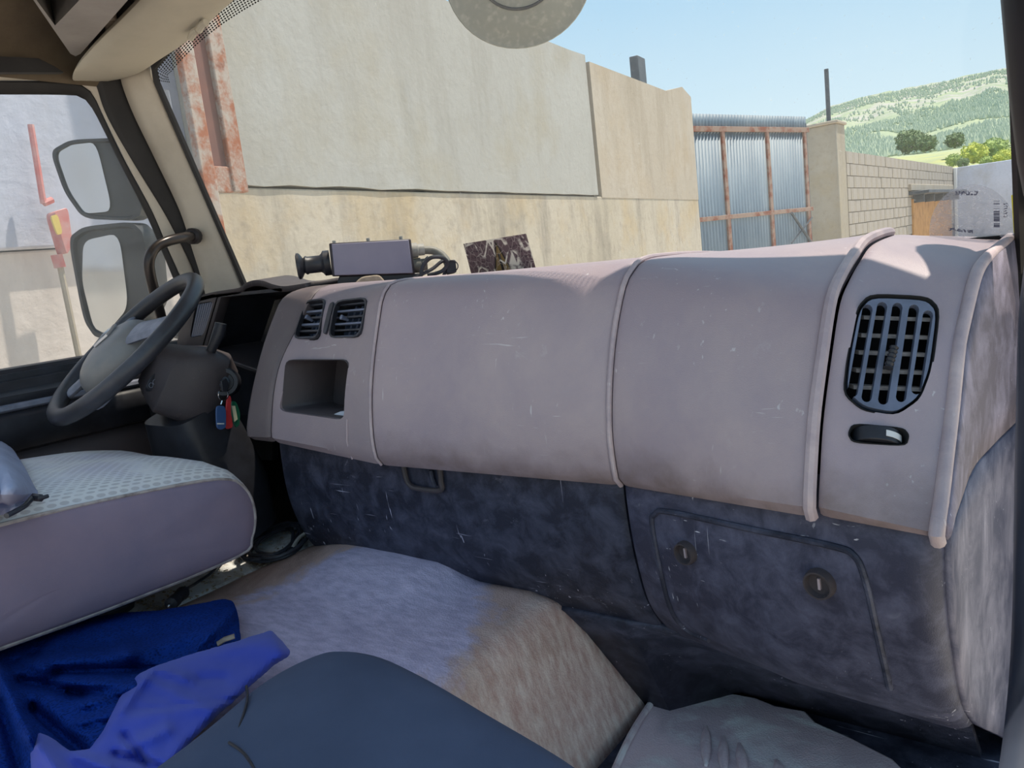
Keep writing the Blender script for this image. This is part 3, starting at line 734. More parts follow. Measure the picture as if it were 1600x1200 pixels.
# dotted print along the upper edge
fv, ff, fuv = [], [], []
es = resample(edge[9:40], 60); acc = 0
for i, p in enumerate(es):
    if i: acc += np.linalg.norm(p - es[i - 1])
    t = (es[min(i + 1, 59)] - es[max(i - 1, 0)]); t /= np.linalg.norm(t); inn = np.cross(t, [0, 1., 0]); inn = inn / np.linalg.norm(inn)
    if inn[2] > .2 or (abs(inn[2]) <= .2 and inn[0] < 0): inn = -inn
    for k in range(2):
        q = p + inn * (.006 + k * .030); q[1] = wsY(q[0], q[2]) - .004; fv.append(q); fuv.append((acc / .0095, k * 6))
for i in range(59): ff.append((2 * i, 2 * i + 2, 2 * i + 3, 2 * i + 1))
o = mk('dotted_border', fv, ff, M['frit'], win); uvset(o, lambda vi, co: fuv[vi])

def ribbon(name, A, B, XA, XB, mat, parent=None, bulge=.0, thick=.02, n=40, bev=.003, bake=False):
    """band between two pixel outlines lying on the planes X=XA and X=XB of the left cab side"""
    a = resample(crom(A, 6), n); b = resample(crom(B, 6), n); rings = []
    for p, q in zip(a, b):
        p3, q3 = P(p[0], p[1], X=XA), P(q[0], q[1], X=XB); row = []
        for t in (0, .2, .5, .8, 1):
            w = p3 + (q3 - p3) * t; w = w + np.array([bulge * math.sin(math.pi * t), 0, 0]); row.append(w)
        rings.append(row)
    v, f = loft(rings, closed=False)
    return mk(name, v, f, mat, parent, solid=thick, bevel=0)
# left A-pillar trim
o = ribbon('trim_1', [(186, 100), (190, 130), (209, 180), (243, 250), (281, 330), (301, 392), (316, 440), (325, 480)],
           [(236, 96), (242, 125), (264, 180), (295, 250), (330, 330), (357, 392), (381, 452), (398, 492)], -2.035, -1.955, M['beige'], None, .022, .03)
tag(o, 'beige trim of the driver side windscreen pillar', 'trim', kind='structure')
o = ribbon('trim_2', [(130, 92), (148, 130), (166, 180), (205, 250), (255, 330), (289, 392), (312, 440), (325, 480)],
           [(200, 100), (204, 130), (216, 180), (249, 250), (286, 330), (305, 392), (320, 440), (328, 480)], -2.065, -2.05, M['rubber'], None, .004, .01)
tag(o, 'black rubber gap strip between door frame and windscreen pillar', 'trim', kind='structure')
# driver door
dr = thing('door_1', (-2.07, .7, -.85), 'driver door with beige window frame and dark sill', 'door', kind='structure')
outer = [(-160, 112), (0, 112), (90, 113), (125, 117), (152, 130), (176, 180), (211, 250), (258, 330), (289, 392), (312, 450), (330, 500)]
mid = [(-160, 126), (0, 126), (95, 127), (126, 132), (145, 147), (161, 180), (195, 250), (238, 330), (264, 392), (290, 450), (308, 500)]
inner = [(-160, 146), (0, 146), (105, 147), (128, 151), (141, 163), (154, 182), (188, 250), (228, 330), (254, 390), (278, 450), (296, 500)]
ribbon('window_frame', outer, mid, -2.058, -2.07, M['beige'], dr, .006, .012)
ribbon('window_rubber', mid, inner, -2.078, -2.092, M['rubber'], dr, .002, .006)
def strip(name, rows, mat, parent, y0=-.25, y1=1.32):
    """sill profile (X, z) swept along the door"""
    v, f = loft([[(x, y, z + dz) for x, z in rows] for y, dz in ((y0, 0.0), (.4, 0), (.9, 0), (y1, 0))], closed=False)
    return mk(name, v, f, mat, parent, solid=.01)
strip('window_sill', [(-2.09, -.115), (-2.07, -.118), (-2.062, -.128), (-2.05, -.128), (-2.046, -.142), (-2.03, -.145), (-2.02, -.165), (-1.995, -.175), (-1.985, -.195)], M['blackp'], dr)
strip('chrome_line', [(-1.986, -.192), (-1.978, -.196), (-1.976, -.204), (-1.98, -.21)], M['spoke'], dr)
strip('arm_rail', [(-1.984, -.208), (-1.97, -.225), (-1.965, -.26), (-1.985, -.30), (-2.01, -.31)], M['blackp'], dr)
strip('door_panel', [(-2.01, -.30), (-2.0, -.36), (-2.0, -.5), (-2.02, -.85)], M['dash_dark'], dr)
w2 = thing('window_2', (-2.09, .6, -.12), 'dusty side window of the driver door', 'window', kind='structure')
v, f = boxv((-2.095, .5, .22), (.004, 1.55, .72)); mk('pane', v, f, M['glassd'], w2, smooth=False)
# roof lining
cl = thing('ceiling', (-1.0, .7, .66), 'brown roof lining above the driver side', 'ceiling', kind='structure')
v, f = boxv((-.98, .77, .735), (2.2, .60, .05)); mk('lining', v, f, M['headliner'], cl, smooth=False, bevel=.02)
v, f = loft([[(-2.075, y, .565), (-2.06, y, .62), (-2.03, y, .665), (-1.9, y, .72)] for y in (.17, .6, 1.18)], closed=False); mk('side_lining', v, f, M['headliner'], cl, solid=.02)
v, f = loft([[(x, wsY(x, wtop(x)) - .0, wtop(x) + .005), (x, wsY(x, wtop(x)) - .08, wtop(x) + .015), (x, 1.0, .71)] for x in np.linspace(-1.98, .02, 24)], closed=False)
mk('front_header', v, f, M['headliner'], cl, solid=.02)
v, f = prism([(-1.91, 1.02, .77), (.13, 1.02, .77), (.13, 1.37, .77), (-.36, 1.36, .77), (-.46, 1.25, .77), (-1.91, 1.22, .77)], (0, 0, .03)); mk('sun_block_roof', v, f, M['beige'], cl, smooth=False, bevel=.012)  # unseen overhang added to block sun, stepped to let the dash crest be lit
tube('rib', [P(-20, 40, Z=.665), P(10, 62, Z=.66), P(14, 75, Z=.655)], .008, M['headliner'], cl, 8)
v, f = prism([P(x, y, X=-2.0) for x, y in ((-160, 88), (0, 88), (60, 91), (86, 104), (100, 113), (-160, 113))], (-.02, 0, 0)); mk('seal_strip', v, f, M['rubber'], cl, smooth=False)

# right windscreen pillar and door opening seal
def sect(c, rx, ry, n=12): return [np.array(c) + np.array([rx * math.cos(a), ry * math.sin(a), 0]) for a in np.linspace(0, 2 * math.pi, n, endpoint=False)]
pp = []
for px_, py_, X in ((1548, -160, -.120), (1562, 0, -.1), (1575, 150, -.092), (1588, 255, -.084), (1598, 305, -.080), (1612, 340, -.076)):
    pp.append(P(px_, py_, X=X))
v, f = loft([sect(p + np.array([.040, .01, 0]), .040, .055) for p in pp]); o = mk('trim_3', v, f, M['pillar_dark'])
tag(o, 'dark windscreen pillar at the right edge of the view', 'trim', kind='structure')
pp = [P(1612, 300, X=-.05), P(1602, 400, X=-.052), P(1591, 500, X=-.055), P(1586, 700, X=-.058), P(1580, 1000, X=-.06), P(1562, 1190, X=-.06), P(1520, 1420, X=-.06)]
pp = resample(crom(pp, 6), 30)
v, f = loft([sect(p + np.array([.026, .0, 0]), .026, .03) for p in pp]); o = mk('trim_4', v, f, M['rubber2'])
tag(o, 'blue-black rubber seal of the passenger door opening', 'trim', kind='structure')

# ================================================================== DASHBOARD
ST = [(-1.40, [(1.40, -.03), (1.22, -.012), (1.10, -.008), (1.035, -.022), (1.0, -.06), (.955, -.13), (.915, -.21), (.892, -.27), (.888, -.297), (.9, -.306)]),
      (-1.32, [(1.45, -.03), (1.22, -.014), (1.09, -.009), (1.045, -.030), (1.007, -.073), (.944, -.143), (.914, -.20), (.896, -.26), (.889, -.295), (.9, -.308)]),
      (-1.02, [(1.5, -.04), (1.25, -.025), (1.08, -.016), (.990, -.017), (.960, -.040), (.942, -.079), (.917, -.144), (.898, -.209), (.888, -.276), (.89, -.321), (.90, -.334)]),
      (-.55, [(1.5, -.045), (1.3, -.03), (1.15, -.023), (1.061, -.024), (1.02, -.04), (.994, -.061), (.957, -.121), (.931, -.19), (.917, -.262), (.922, -.328), (.935, -.342)]),
      (-.25, [(1.39, -.033), (1.295, -.027), (1.16, -.033), (1.09, -.05), (1.03, -.07), (.978, -.096), (.927, -.157), (.884, -.217), (.86, -.27), (.845, -.314), (.852, -.328)]),
      (-.128, [(1.36, -.052), (1.28, -.060), (1.20, -.068), (1.12, -.084), (1.058, -.125), (1.0, -.172), (.944, -.228), (.90, -.265), (.865, -.297), (.830, -.322), (.838, -.334)])]
NP = 44
STP = [(X, resample(crom(p, 6), NP)) for X, p in ST]
def prof(X, stp=None):
    stp = stp or STP
    if X <= stp[0][0]: return stp[0][1]
    for (xa, a), (xb, b) in zip(stp, stp[1:]):
        if X <= xb:
            t = (X - xa) / (xb - xa); return [p + (q - p) * t for p, q in zip(a, b)]
    return stp[-1][1]
def ring(pr, X, inset=0., th=.018):
    """closed (Y,z) ring: outer skin and inner skin"""
    p = np.array(pr); t = np.gradient(p, axis=0); t /= np.linalg.norm(t, axis=1)[:, None] + 1e-9
    nrm = np.c_[-t[:, 1], t[:, 0]]           # pointing inside (forward and down)
    o = p + nrm * inset; i = p + nrm * (inset + th)
    return [np.array([X, q[0], q[1]]) for q in o] + [np.array([X, q[0], q[1]]) for q in i[::-1]]
def panel(name, xa, xb, mat, parent, stp=None, n=8, th=.018, inset=0., edge=.004):
    xs = [xa, xa + .004] + list(np.linspace(xa + .012, xb - .012, n)) + [xb - .004, xb]
    ins = [edge, edge * .3] + [0] * n + [edge * .3, edge]
    v, f = loft([ring(prof(x, stp), x, inset + i, th) for x, i in zip(xs, ins)])
    return mk(name, v, f, mat, parent)
def solve(px, py, fn, lo=.4, hi=3.5):
    r = ray(px, py); s = lo / r[1]; st = (hi - lo) / r[1] / 400; last = None
    for i in range(400):
        p = r * s; d = p[1] - fn(p[0], p[2])
        if last is not None and last < 0 <= d:
            a, b = s - st, s
            for _ in range(25):
                m = (a + b) / 2; p = r * m
                if p[1] - fn(p[0], p[2]) < 0: a = m
                else: b = m
            return r * ((a + b) / 2)
        last = d; s += st
    return r * s
def facefn(stp):
    def fn(X, z):
        p = np.array(prof(X, stp)); q = p[::-1]
        zz = np.maximum.accumulate(q[:, 1]); return float(np.interp(z, zz, q[:, 0]))
    return fn
FACE = facefn(STP)
def onface(px, py): return solve(px, py, FACE)
def plane_on(px, py, on):
    p0 = on(px, py); a = on(px + 6, py) - on(px - 6, py); b = on(px, py + 6) - on(px, py - 6)
    n = np.cross(a, b); n /= np.linalg.norm(n)
    if np.dot(n, p0) > 0: n = -n
    return p0, n
DB = thing('dashboard', (-.7, 1.1, -.62), 'dusty grey truck dashboard with black lower panels spanning the cab', 'dashboard')
surround = panel('cluster_surround', -1.405, -1.325, M['dash_dark'], DB)
pod = panel('centre_pod', -1.322, -1.022, M['dash_shaded'], DB, n=14)
pa = panel('face_panel', -1.018, -.556, M['dash'], DB, n=14)
pb_ = panel('face_panel', -.550, -.262, M['dash'], DB, n=14)
def xr_(Y): return -.128 + .030 * max(0., min(1., (Y - 1.02) / .38))
rg_ = []
for t, i_ in [(0, .007), (.03, .005)] + [(t, .004) for t in np.linspace(.1, .9, 10)] + [(.96, .005), (1.0, .008)]:
    X_ = -.251 + t * .123; rw = ring(prof(X_), X_, i_)
    rg_.append([np.array([-.251 + t * (xr_(p[1]) + .251), p[1], p[2]]) for p in rw])
pe = mk('end_panel', *loft(rg_), M['dash'], DB)
def seam(name, X, i0, r, mat, off=0.0, dx=0.0):
    pr = prof(X)[i0:]
    return tube(name, [(X + dx, p[0] - off, p[1]) for p in pr], r, mat, DB, 8)
seam('seam_bead', -1.020, 4, .0028, M['bead'], -.001)
seam('seam_bead', -.553, 4, .004, M['bead'], -.001)
seam('seam_bead', -.260, 4, .0075, M['bead'], .000)
tube('corner_bead', [(xr_(p[0]) - .003, p[0] + .004, p[1] - .002) for p in prof(-.128)[1:]], .0078, M['bead'], DB, 10)
# end faces
rp_ = np.array([(p[0] + .005, p[1] - .003) for p in prof(-.128)][::-1]); ry_ = np.maximum.accumulate(rp_[:, 0])
def seamz(Y): return float(np.interp(Y, [.83, .93, 1.06, 1.2, 1.4], [-.334, -.325, -.312, -.318, -.33]))
rows_ = []
for Y in np.linspace(.846, 1.36, 26):
    zt = float(np.interp(Y, ry_, rp_[:, 1])); zb_ = min(seamz(Y), zt - .002)
    rows_.append([np.array((xr_(Y) + .0015 + .004 * math.sin(math.pi * t), Y, zt + (zb_ - zt) * t)) for t in np.linspace(0, 1, 7)])
v, f = loft(rows_, closed=False); mk('end_face', v, f, M['side'], DB, solid=.008, off=0)
# lower stations
LS = [(-1.40, [(.965, -.27), (.957, -.33), (.955, -.42), (.965, -.49), (.99, -.56), (1.03, -.62)]),
      (-.95, [(.96, -.28), (.948, -.34), (.948, -.42), (.962, -.50), (.985, -.56), (1.03, -.63)]),
      (-.556, [(.955, -.28), (.943, -.34), (.950, -.437), (.974, -.529), (1.0, -.575), (1.034, -.622)])]
LG = [(-.548, [(.95, -.28), (.936, -.34), (.944, -.437), (.968, -.529), (.996, -.575), (1.04, -.622)]),
      (-.32, [(.915, -.29), (.890, -.35), (.884, -.44), (.900, -.53), (.935, -.59), (1.0, -.635)]),
      (-.145, [(.885, -.30), (.848, -.338), (.850, -.42), (.884, -.50), (.935, -.585), (1.02, -.66)])]
LSP = [(X, resample(crom(p, 6), 26)) for X, p in LS]; LGP = [(X, resample(crom(p, 6), 26)) for X, p in LG]
panel('lower_panel', -1.40, -.556, M['black'], DB, LSP, 16)
# glovebox body with rounded right corner
xs = [-.548, -.544] + list(np.linspace(-.53, -.165, 12)); rings = [ring(prof(x, LGP), x, .003 if i == 0 else 0, .014) for i, x in enumerate(xs)]
for dx, dy in ((-.150, .001), (-.140, .005), (-.132, .014), (-.127, .03)):
    rings.append(ring([p + np.array([dy, 0]) for p in LGP[-1][1]], dx, 0, .014))
v, f = loft(rings); mk('glovebox_panel', v, f, M['black2'], DB)
LOWF = facefn([(X, p) for X, p in LSP] + [(X, p) for X, p in LGP])
def onlow(px, py, off=0.):
    p = solve(px, py, LOWF); r = ray(px, py); return p - r / np.linalg.norm(r) * off
# lower end face
lp = [(p[0] + .022, p[1]) for p in LGP[-1][1] if p[1] < -.338] + [(1.20, -.77), (1.34, -.87), (1.40, -.91)]
lz = np.array([p[1] for p in lp])[::-1]; ly = np.array([p[0] for p in lp])[::-1]
rows_ = []
for z in np.linspace(-.338, -.90, 24):
    y0 = float(np.interp(z, lz, ly)); row = []
    for t in np.linspace(0, 1, 9):
        Y = y0 + (1.42 - y0) * t; zz = z if z < seamz(Y) - .004 else seamz(Y) - .004
        if z > -.339: zz = seamz(Y) - .005
        row.append(np.array((xr_(Y) + .0012, Y, zz)))
    rows_.append(row)
v, f = loft(rows_, closed=False); mk('lower_end_face', v, f, M['sidelow'], DB, solid=.008, off=0)
# glovebox door outline, locks
tube('glovebox_door_bead', [onlow(x, y, .001) for x, y in crom([(1108, 1000), (1075, 985), (1050, 955), (1034, 900), (1019, 820), (1024, 803), (1048, 800), (1180, 828), (1300, 853), (1335, 868), (1352, 905), (1368, 975), (1390, 1075)], 6)], .0042, M['black'], DB, 8)
for cx, cy, r in ((1074, 862, .0165), (1283, 910, .0185)):
    p0, n = plane_on(cx, cy, onlow)
    lk = mk('lock', *lathe(p0, n, [(r, -.004), (r, .006), (r * .93, .011), (r * .82, .011), (r * .74, .003), (.0001, .003)], 28), M['column'], DB)
    u, w, n = frame_of(n); v, f = boxv(p0 + n * .0045, (.003, .014, .003), np.c_[u, w, n]); mk('key_slot', v, f, M['bead'], lk, smooth=False)
# latch loop and bits under the lip
tube('latch_loop', [onlow(x, y, .012) for x, y in crom([(630, 724), (634, 745), (640, 757), (652, 763), (688, 766), (689, 752), (687, 730)], 5)], .005, M['column'], DB, 8)
tube('latch_pin', [onlow(x, y, .010) for x, y in ((673, 735), (675, 748), (680, 760))], .0045, M['black'], DB, 8)
v, f = prism([onlow(x, y, .002) for x, y in ((1042, 760), (1110, 768), (1113, 774), (1045, 766))], (0, .01, 0)); mk('broken_trim_edge', v, f, M['putty'], DB, smooth=False)

# ---- cubby in the pod
def cutter(outline, p0, n, front=.05, depth=.1, shrink=1.0):
    a = [Pp(x, y, p0 + n * front, n) for x, y in outline]; c = np.mean(a, axis=0)
    b = []
    for q in a:
        w = q - n * (front + depth); cc = c - n * (front + depth); b.append(cc + (w - cc) * shrink)
    k = len(a)
    return a + b, [tuple(range(k))[::-1], tuple(range(k, 2 * k))] + [(i, (i + 1) % k, k + (i + 1) % k, k + i) for i in range(k)]
def orth(outline, p0, n, off=0.):
    return [Pp(x, y, p0, n) + n * off for x, y in outline]
def cut_o(o, base, n, front=.05, depth=.06):
    k = len(base); v = [q + n * front for q in base] + [q - n * depth for q in base]
    cut(o, v, [tuple(range(k))[::-1], tuple(range(k, 2 * k))] + [(i, (i + 1) % k, k + (i + 1) % k, k + i) for i in range(k)])
def cup(name, base, n, depth, mat, parent, shrink=.9, lip=.0, bdir=None):
    c = np.mean(base, axis=0); k = len(base); bd = -n if bdir is None else bdir
    r0 = [q + n * lip for q in base]; r1 = [c + (q - c) * shrink + bd * depth for q in base]
    v, f = loft([r0, r1], True, False); f.append(tuple(range(k, 2 * k)))
    return mk(name, v, f, mat, parent, smooth=False, solid=.0015, off=1)
p0, n = plane_on(495, 610, onface); n = np.array([0.0, -1, 0.12]); n /= np.linalg.norm(n)
ol = rounded([(444, 563), (541, 563), (543, 656), (437, 642)], .12, 3); base = orth(ol, p0, n)
cut_o(pod, base, n, .1, .08)
cup('cubby', base, n, .13, M['column'], DB, .97, -.004)
tube('cubby_shelf_seam', [onface(543, 655) + n * .001, onface(543, 690) + n * .001, onface(551, 717) + n * .001], .002, M['bead'], DB, 6)
b0 = [Pp(x, y, p0 - n * .03, n) for x, y in ((513, 650), (530, 643), (543, 642), (545, 660), (515, 660))]
v, f = prism(b0, -n * .04); o = mk('paper_tissue', v, f, M['paper'], None, True, bevel=.004); tag(o, 'crumpled white paper tissue in the dashboard cubby', 'tissue')

def centre_vent(ol, rows, nrm, knob, thumb=None):
    cx, cy = np.mean([q[0] for q in ol]), np.mean([q[1] for q in ol]); p0, n = plane_on(cx, cy, onface)
    o2 = rounded(ol, .22, 3); base = orth(o2, p0, n); cut_o(pod, base, n, .08, .07)
    vt = cup('air_vent', base, n, .06, M['void'], DB, .9, -.003)
    c = np.mean(base, axis=0); inn = [c + (q - c) * .92 for q in base]
    v, f = loft([[q - n * .004 for q in base], [q + n * .002 for q in base], [q + n * .002 for q in inn], [q - n * .008 for q in inn]], True, False); mk('frame', v, f, M['blackp'], vt)
    L = [ol[0], ol[3]]; R = [ol[1], ol[2]]
    for i in range(rows):
        t = (i + .6) / rows; t2 = t + .34 / rows
        quad = []
        for (a, b), tt in ((L, t), (R, t), (R, t2), (L, t2)):
            quad.append((a[0] + (b[0] - a[0]) * tt, a[1] + (b[1] - a[1]) * tt))
        q3 = [Pp(x, y, p0 - n * .006, n) for x, y in quad]; v, f = prism(q3, -n * .016 + np.array([0, 0, .004])); mk('slat', v, f, M['ventblue'] if i % 2 else M['blackp'], vt, smooth=False, bevel=.001)
    for t in np.linspace(.25, .8, 4):
        a = (L[0][0] + (R[0][0] - L[0][0]) * t, L[0][1]); b = (L[1][0] + (R[1][0] - L[1][0]) * t, L[1][1])
        q3 = [Pp(a[0], a[1] + 6, p0 - n * .03, n), Pp(a[0] + 3, a[1] + 6, p0 - n * .03, n), Pp(b[0] + 3, b[1] - 6, p0 - n * .03, n), Pp(b[0], b[1] - 6, p0 - n * .03, n)]
        v, f = prism(q3, -n * .02); mk('vane', v, f, M['ventblue'], vt, smooth=False)
    kp = Pp(knob[0], knob[1], p0 + n * .001, n); mk('tab', *lathe(kp, n, [(.003, -.01), (.004, 0), (.005, .006), (.001, .008)], 10), M['ventblue'], vt)
centre_vent([(478, 470), (510, 466), (497, 529), (458, 530)], 6, None, (482, 497))
centre_vent([(524, 470), (576, 464), (563, 527), (513, 529)], 6, None, (537, 497))
p0, n = plane_on(511, 495, onface); p0 = p0 + n * .002
v, f = prism([Pp(x, y, p0, n) for x, y in rounded([(514, 474), (522, 470), (509, 522), (503, 520)], .3)], -n * .004); mk('vent_wheel', v, f, M['blackp'], DB, bevel=.001)

# ---- big right-hand vent
VO = [(1362, 457), (1452, 461), (1470, 480), (1458, 575), (1440, 622), (1402, 648), (1350, 638), (1321, 612), (1326, 560), (1342, 478)]
p0, n = plane_on(1395, 555, onface)
ob = rounded(VO, .3, 3); base = orth(ob, p0, n); c = np.mean(base, axis=0); cut_o(pe, base, n, .08, .07)
RV = cup('side_air_vent', base, n, .055, M['void'], DB, .93, -.004)
o3 = [c + (q - c) * .94 - n * .006 for q in base]
v, f = prism([q - n * .006 for q in o3], n * .008); gr = mk('grille', v, f, M['ventblue'], RV, smooth=False)
for (xa, ya), (xb, yb) in (((1357, 473), (1334, 618)), ((1380, 469), (1356, 626)), ((1404, 470), (1382, 630)), ((1430, 473), (1410, 626)), ((1452, 482), (1434, 614))):
    hw = 8.2; pts = []
    for a in np.linspace(math.pi, 2 * math.pi, 7): pts.append((xa + hw * math.cos(a), ya + hw * (1 + math.sin(a))))
    for a in np.linspace(0, math.pi, 7): pts.append((xb + hw * math.cos(a), yb - hw * (1 - math.sin(a))))
    cut_o(gr, orth(pts, p0, n), n, .03, .03)
m_ = gr.modifiers.new('b', 'BEVEL'); m_.width = .0012; m_.segments = 2; m_.limit_method = 'ANGLE'
for i, y in enumerate((497, 525, 552, 580, 606)):
    xl = 1350 - 4 * i; xr = 1461 - 4.5 * i
    q3 = [Pp(x, yy, p0 - n * .013, n) for x, yy in ((xl, y - 4), (xr, y), (xr, y + 6), (xl, y + 2))]
    v, f = prism(q3, -n * .022 + np.array([0, 0, .012])); mk('louver', v, f, M['louver'], RV, smooth=False)
kb = [Pp(1397, 543, p0 + n * .004, n), Pp(1388, 575, p0 + n * .004, n)]
mk('knob', *tubev(resample(kb, 11), [.0036 if i % 2 else .0052 for i in range(11)], 10), M['blackp'], RV)
# thumbwheel below
p0, n = plane_on(1374, 678, onface)
ow = rounded([(1334, 661), (1412, 668), (1420, 678), (1416, 694), (1334, 688), (1327, 676)], .3, 3); base = orth(ow, p0, n); cut_o(pe, base, n, .08, .05)
TWl = cup('thumbwheel_slot', base, n, .03, M['void'], DB, .9, -.003)
a = Pp(1334, 673, p0, n); b = Pp(1414, 681, p0, n); mid_ = (a + b) / 2 - n * .02; ax = np.cross(b - a, n); ax /= np.linalg.norm(ax)
def arcw(t0, t1, r, h):
    pts = []
    for t in np.linspace(t0, t1, 14): pts.append(mid_ + (b - a) / 2 * math.sin(t) * r + n * (.024 * math.cos(t) * r))
    ring_ = [[p - ax * h, p + ax * h, p + ax * h - n * .012, p - ax * h - n * .012] for p in pts]
    return loft(ring_)
mk('thumbwheel', *arcw(-1.45, 1.45, 1.0, .0085), M['blackp'], TWl, bevel=.001); mk('thumbwheel_stripe', *arcw(.25, 1.2, 1.03, .0035), M['white'], TWl)

# ---- driver side binnacle
BY = 1.12
def q3(pts, Y): return [P(x, y, Y=Y) for x, y in pts]
bn = thing('instrument_binnacle', P(370, 600, Y=1.15), 'dark hooded instrument binnacle behind the steering wheel', 'binnacle')
top_ = crom([(283, 470), (330, 457), (372, 450), (382, 443), (396, 438), (412, 439), (426, 444), (445, 447), (480, 442)], 5)
v, f = loft([[P(x, y + 9, Y=BY) for x, y in top_], [P(x, y, Y=BY) for x, y in top_], [P(x, y, Y=BY) + np.array([0, .09, .004]) for x, y in top_], [P(x, y, Y=BY) + np.array([0, .24, -.05]) for x, y in top_]], closed=False)
mk('hood', v, f, M['column'], bn, solid=.012)
v, f = prism(q3([(284, 470), (333, 457), (346, 462), (322, 545), (300, 600), (268, 600)], BY), (0, .03, 0)); vp_ = mk('vent_panel', v, f, M['column'], bn, smooth=False, bevel=.004)
po = rounded([(306, 475), (334, 470), (318, 524), (296, 528)], .2); base = q3(po, BY)
cut_o(vp_, base, np.array([0, -1., 0]), .03, .02)
bv = cup('air_vent', base, np.array([0, -1., 0]), .022, M['void'], bn, .95, -.002)
for t in np.linspace(.12, .9, 7):
    a = (306 + 28 * t, 476 - 5 * t); b = (296 + 22 * t, 527 - 4 * t); pr = q3([a, (a[0] + 2.6, a[1]), (b[0] + 2.6, b[1]), b], BY + .002); v, f = prism(pr, (0, .014, 0)); mk('vane', v, f, M['ventblue'], bv, smooth=False)
# recess: left cheek, back, ledge
v, f = prism([P(338, 460, Y=BY), P(440, 450, Y=BY), P(440, 450, Y=BY) + np.array([0, .22, -.02]), P(338, 460, Y=BY) + np.array([0, .22, -.02])], (0, 0, -.008)); mk('recess_roof', v, f, M['blackp'], bn, smooth=False)
v, f = prism([P(341, 463, Y=BY), P(316, 548, Y=BY), P(316, 548, Y=BY) + np.array([.02, .17, .0]), P(341, 463, Y=BY) + np.array([.02, .17, 0])], (-.006, 0, 0)); mk('recess_cheek', v, f, M['blackp'], bn, smooth=False)
v, f = prism(q3([(345, 455), (470, 455), (440, 640), (330, 640)], 1.30), (0, .02, 0)); mk('recess_back', v, f, M['blackp'], bn, smooth=False)
v, f = prism(q3([(388, 545), (430, 548), (428, 566), (384, 562)], 1.27), (0, .02, 0)); mk('recess_step', v, f, M['column'], bn, smooth=False, bevel=.003)
v, f = prism([P(316, 548, Y=BY), P(425, 585, Y=BY), P(425, 585, Y=BY) + np.array([0, .2, .0]), P(316, 548, Y=BY) + np.array([0, .2, 0])], (0, 0, -.012)); mk('recess_floor', v, f, M['column'], bn, smooth=False, bevel=.003)
v, f = prism(q3([(268, 545), (330, 545), (430, 585), (425, 720), (268, 720)], 1.16), (0, .02, 0)); mk('knee_panel', v, f, M['blackp'], bn, smooth=False, bevel=.004)

v, f = boxv((-1.60, 1.19, -.335), (.62, .34, .012)); mk('sun_block_tray', v, f, M['blackp'], bn, smooth=False)  # added tray that keeps sun from reaching the floor by the cable coil
# bulkhead and driver footwell
bk = mk('bulkhead', *join(boxv((-1.02, 1.36, -.47), (2.1, .04, .84)), boxv((-1.93, 1.17, -.5), (.03, .40, .7))), M['void'], smooth=False); tag(bk, 'black bulkhead below the windscreen', 'bulkhead', kind='structure')
v, f = loft([[(x, 1.02, -.60), (x, 1.06, -.66), (x, 1.16, -.86)] for x in (-.80, -.62)] + [[(x, 1.03, -.60), (x, 1.12, -.68), (x, 1.28, -.86)] for x in (-.52, -.145)], closed=False)
o = mk('footwell_board', v, f, M['black'], None, True, solid=.012, off=-1); tag(o, 'black sloping footwell board under the glovebox', 'panel', kind='structure')

# ---- engine cover
def eng(X, Y):
    z = float(np.interp(X, [-1.46, -1.435, -1.40, -1.2, -.95, -.80, -.770, -.750, -.735, -.70, -.66], [-.602, -.592, -.586, -.578, -.578, -.579, -.582, -.590, -.615, -.73, -.86]))
    up = max(0, min(1, (Y - .80) / .16)) * max(0, min(1, (-.90 - X) / .10)) * max(0, min(1, (X + 1.46) / .22)); up = up * up * (3 - 2 * up)
    z += .033 * up
    if X < -.78: z += .006 * fbm((X * 3, Y * 3, 2))
    return z
ev, ef = [], []
exs = list(np.linspace(-1.46, -1.40, 5)) + list(np.linspace(-1.37, -.82, 20)) + list(np.linspace(-.80, -.66, 14))
NYe = 34
for X in exs:
    ye = float(np.interp(eng(X, .5), [-.86, -.60, -.57], [1.17, 1.03, 1.0]))
    for j in range(NYe + 1):
        Y = -.15 + (ye + .15) * j / NYe; ev.append((X, Y, eng(X, Y)))
for i in range(len(exs) - 1):
    for j in range(NYe):
        a = i * (NYe + 1) + j; ef.append((a, a + NYe + 1, a + NYe + 2, a + 1))
o = mk('engine_cover', ev, ef, M['tunnel'], None, True, solid=.015); tag(o, 'worn grey rubber covered engine tunnel between the seats', 'engine cover')
v, f = boxv((-1.70, .60, -.61), (.5, 1.0, .03)); o = mk('floor_plate', v, f, M['dirtfloor'], None, False, bevel=.01); tag(o, 'dirty painted metal floor strip beside the driver seat', 'floor', kind='structure')
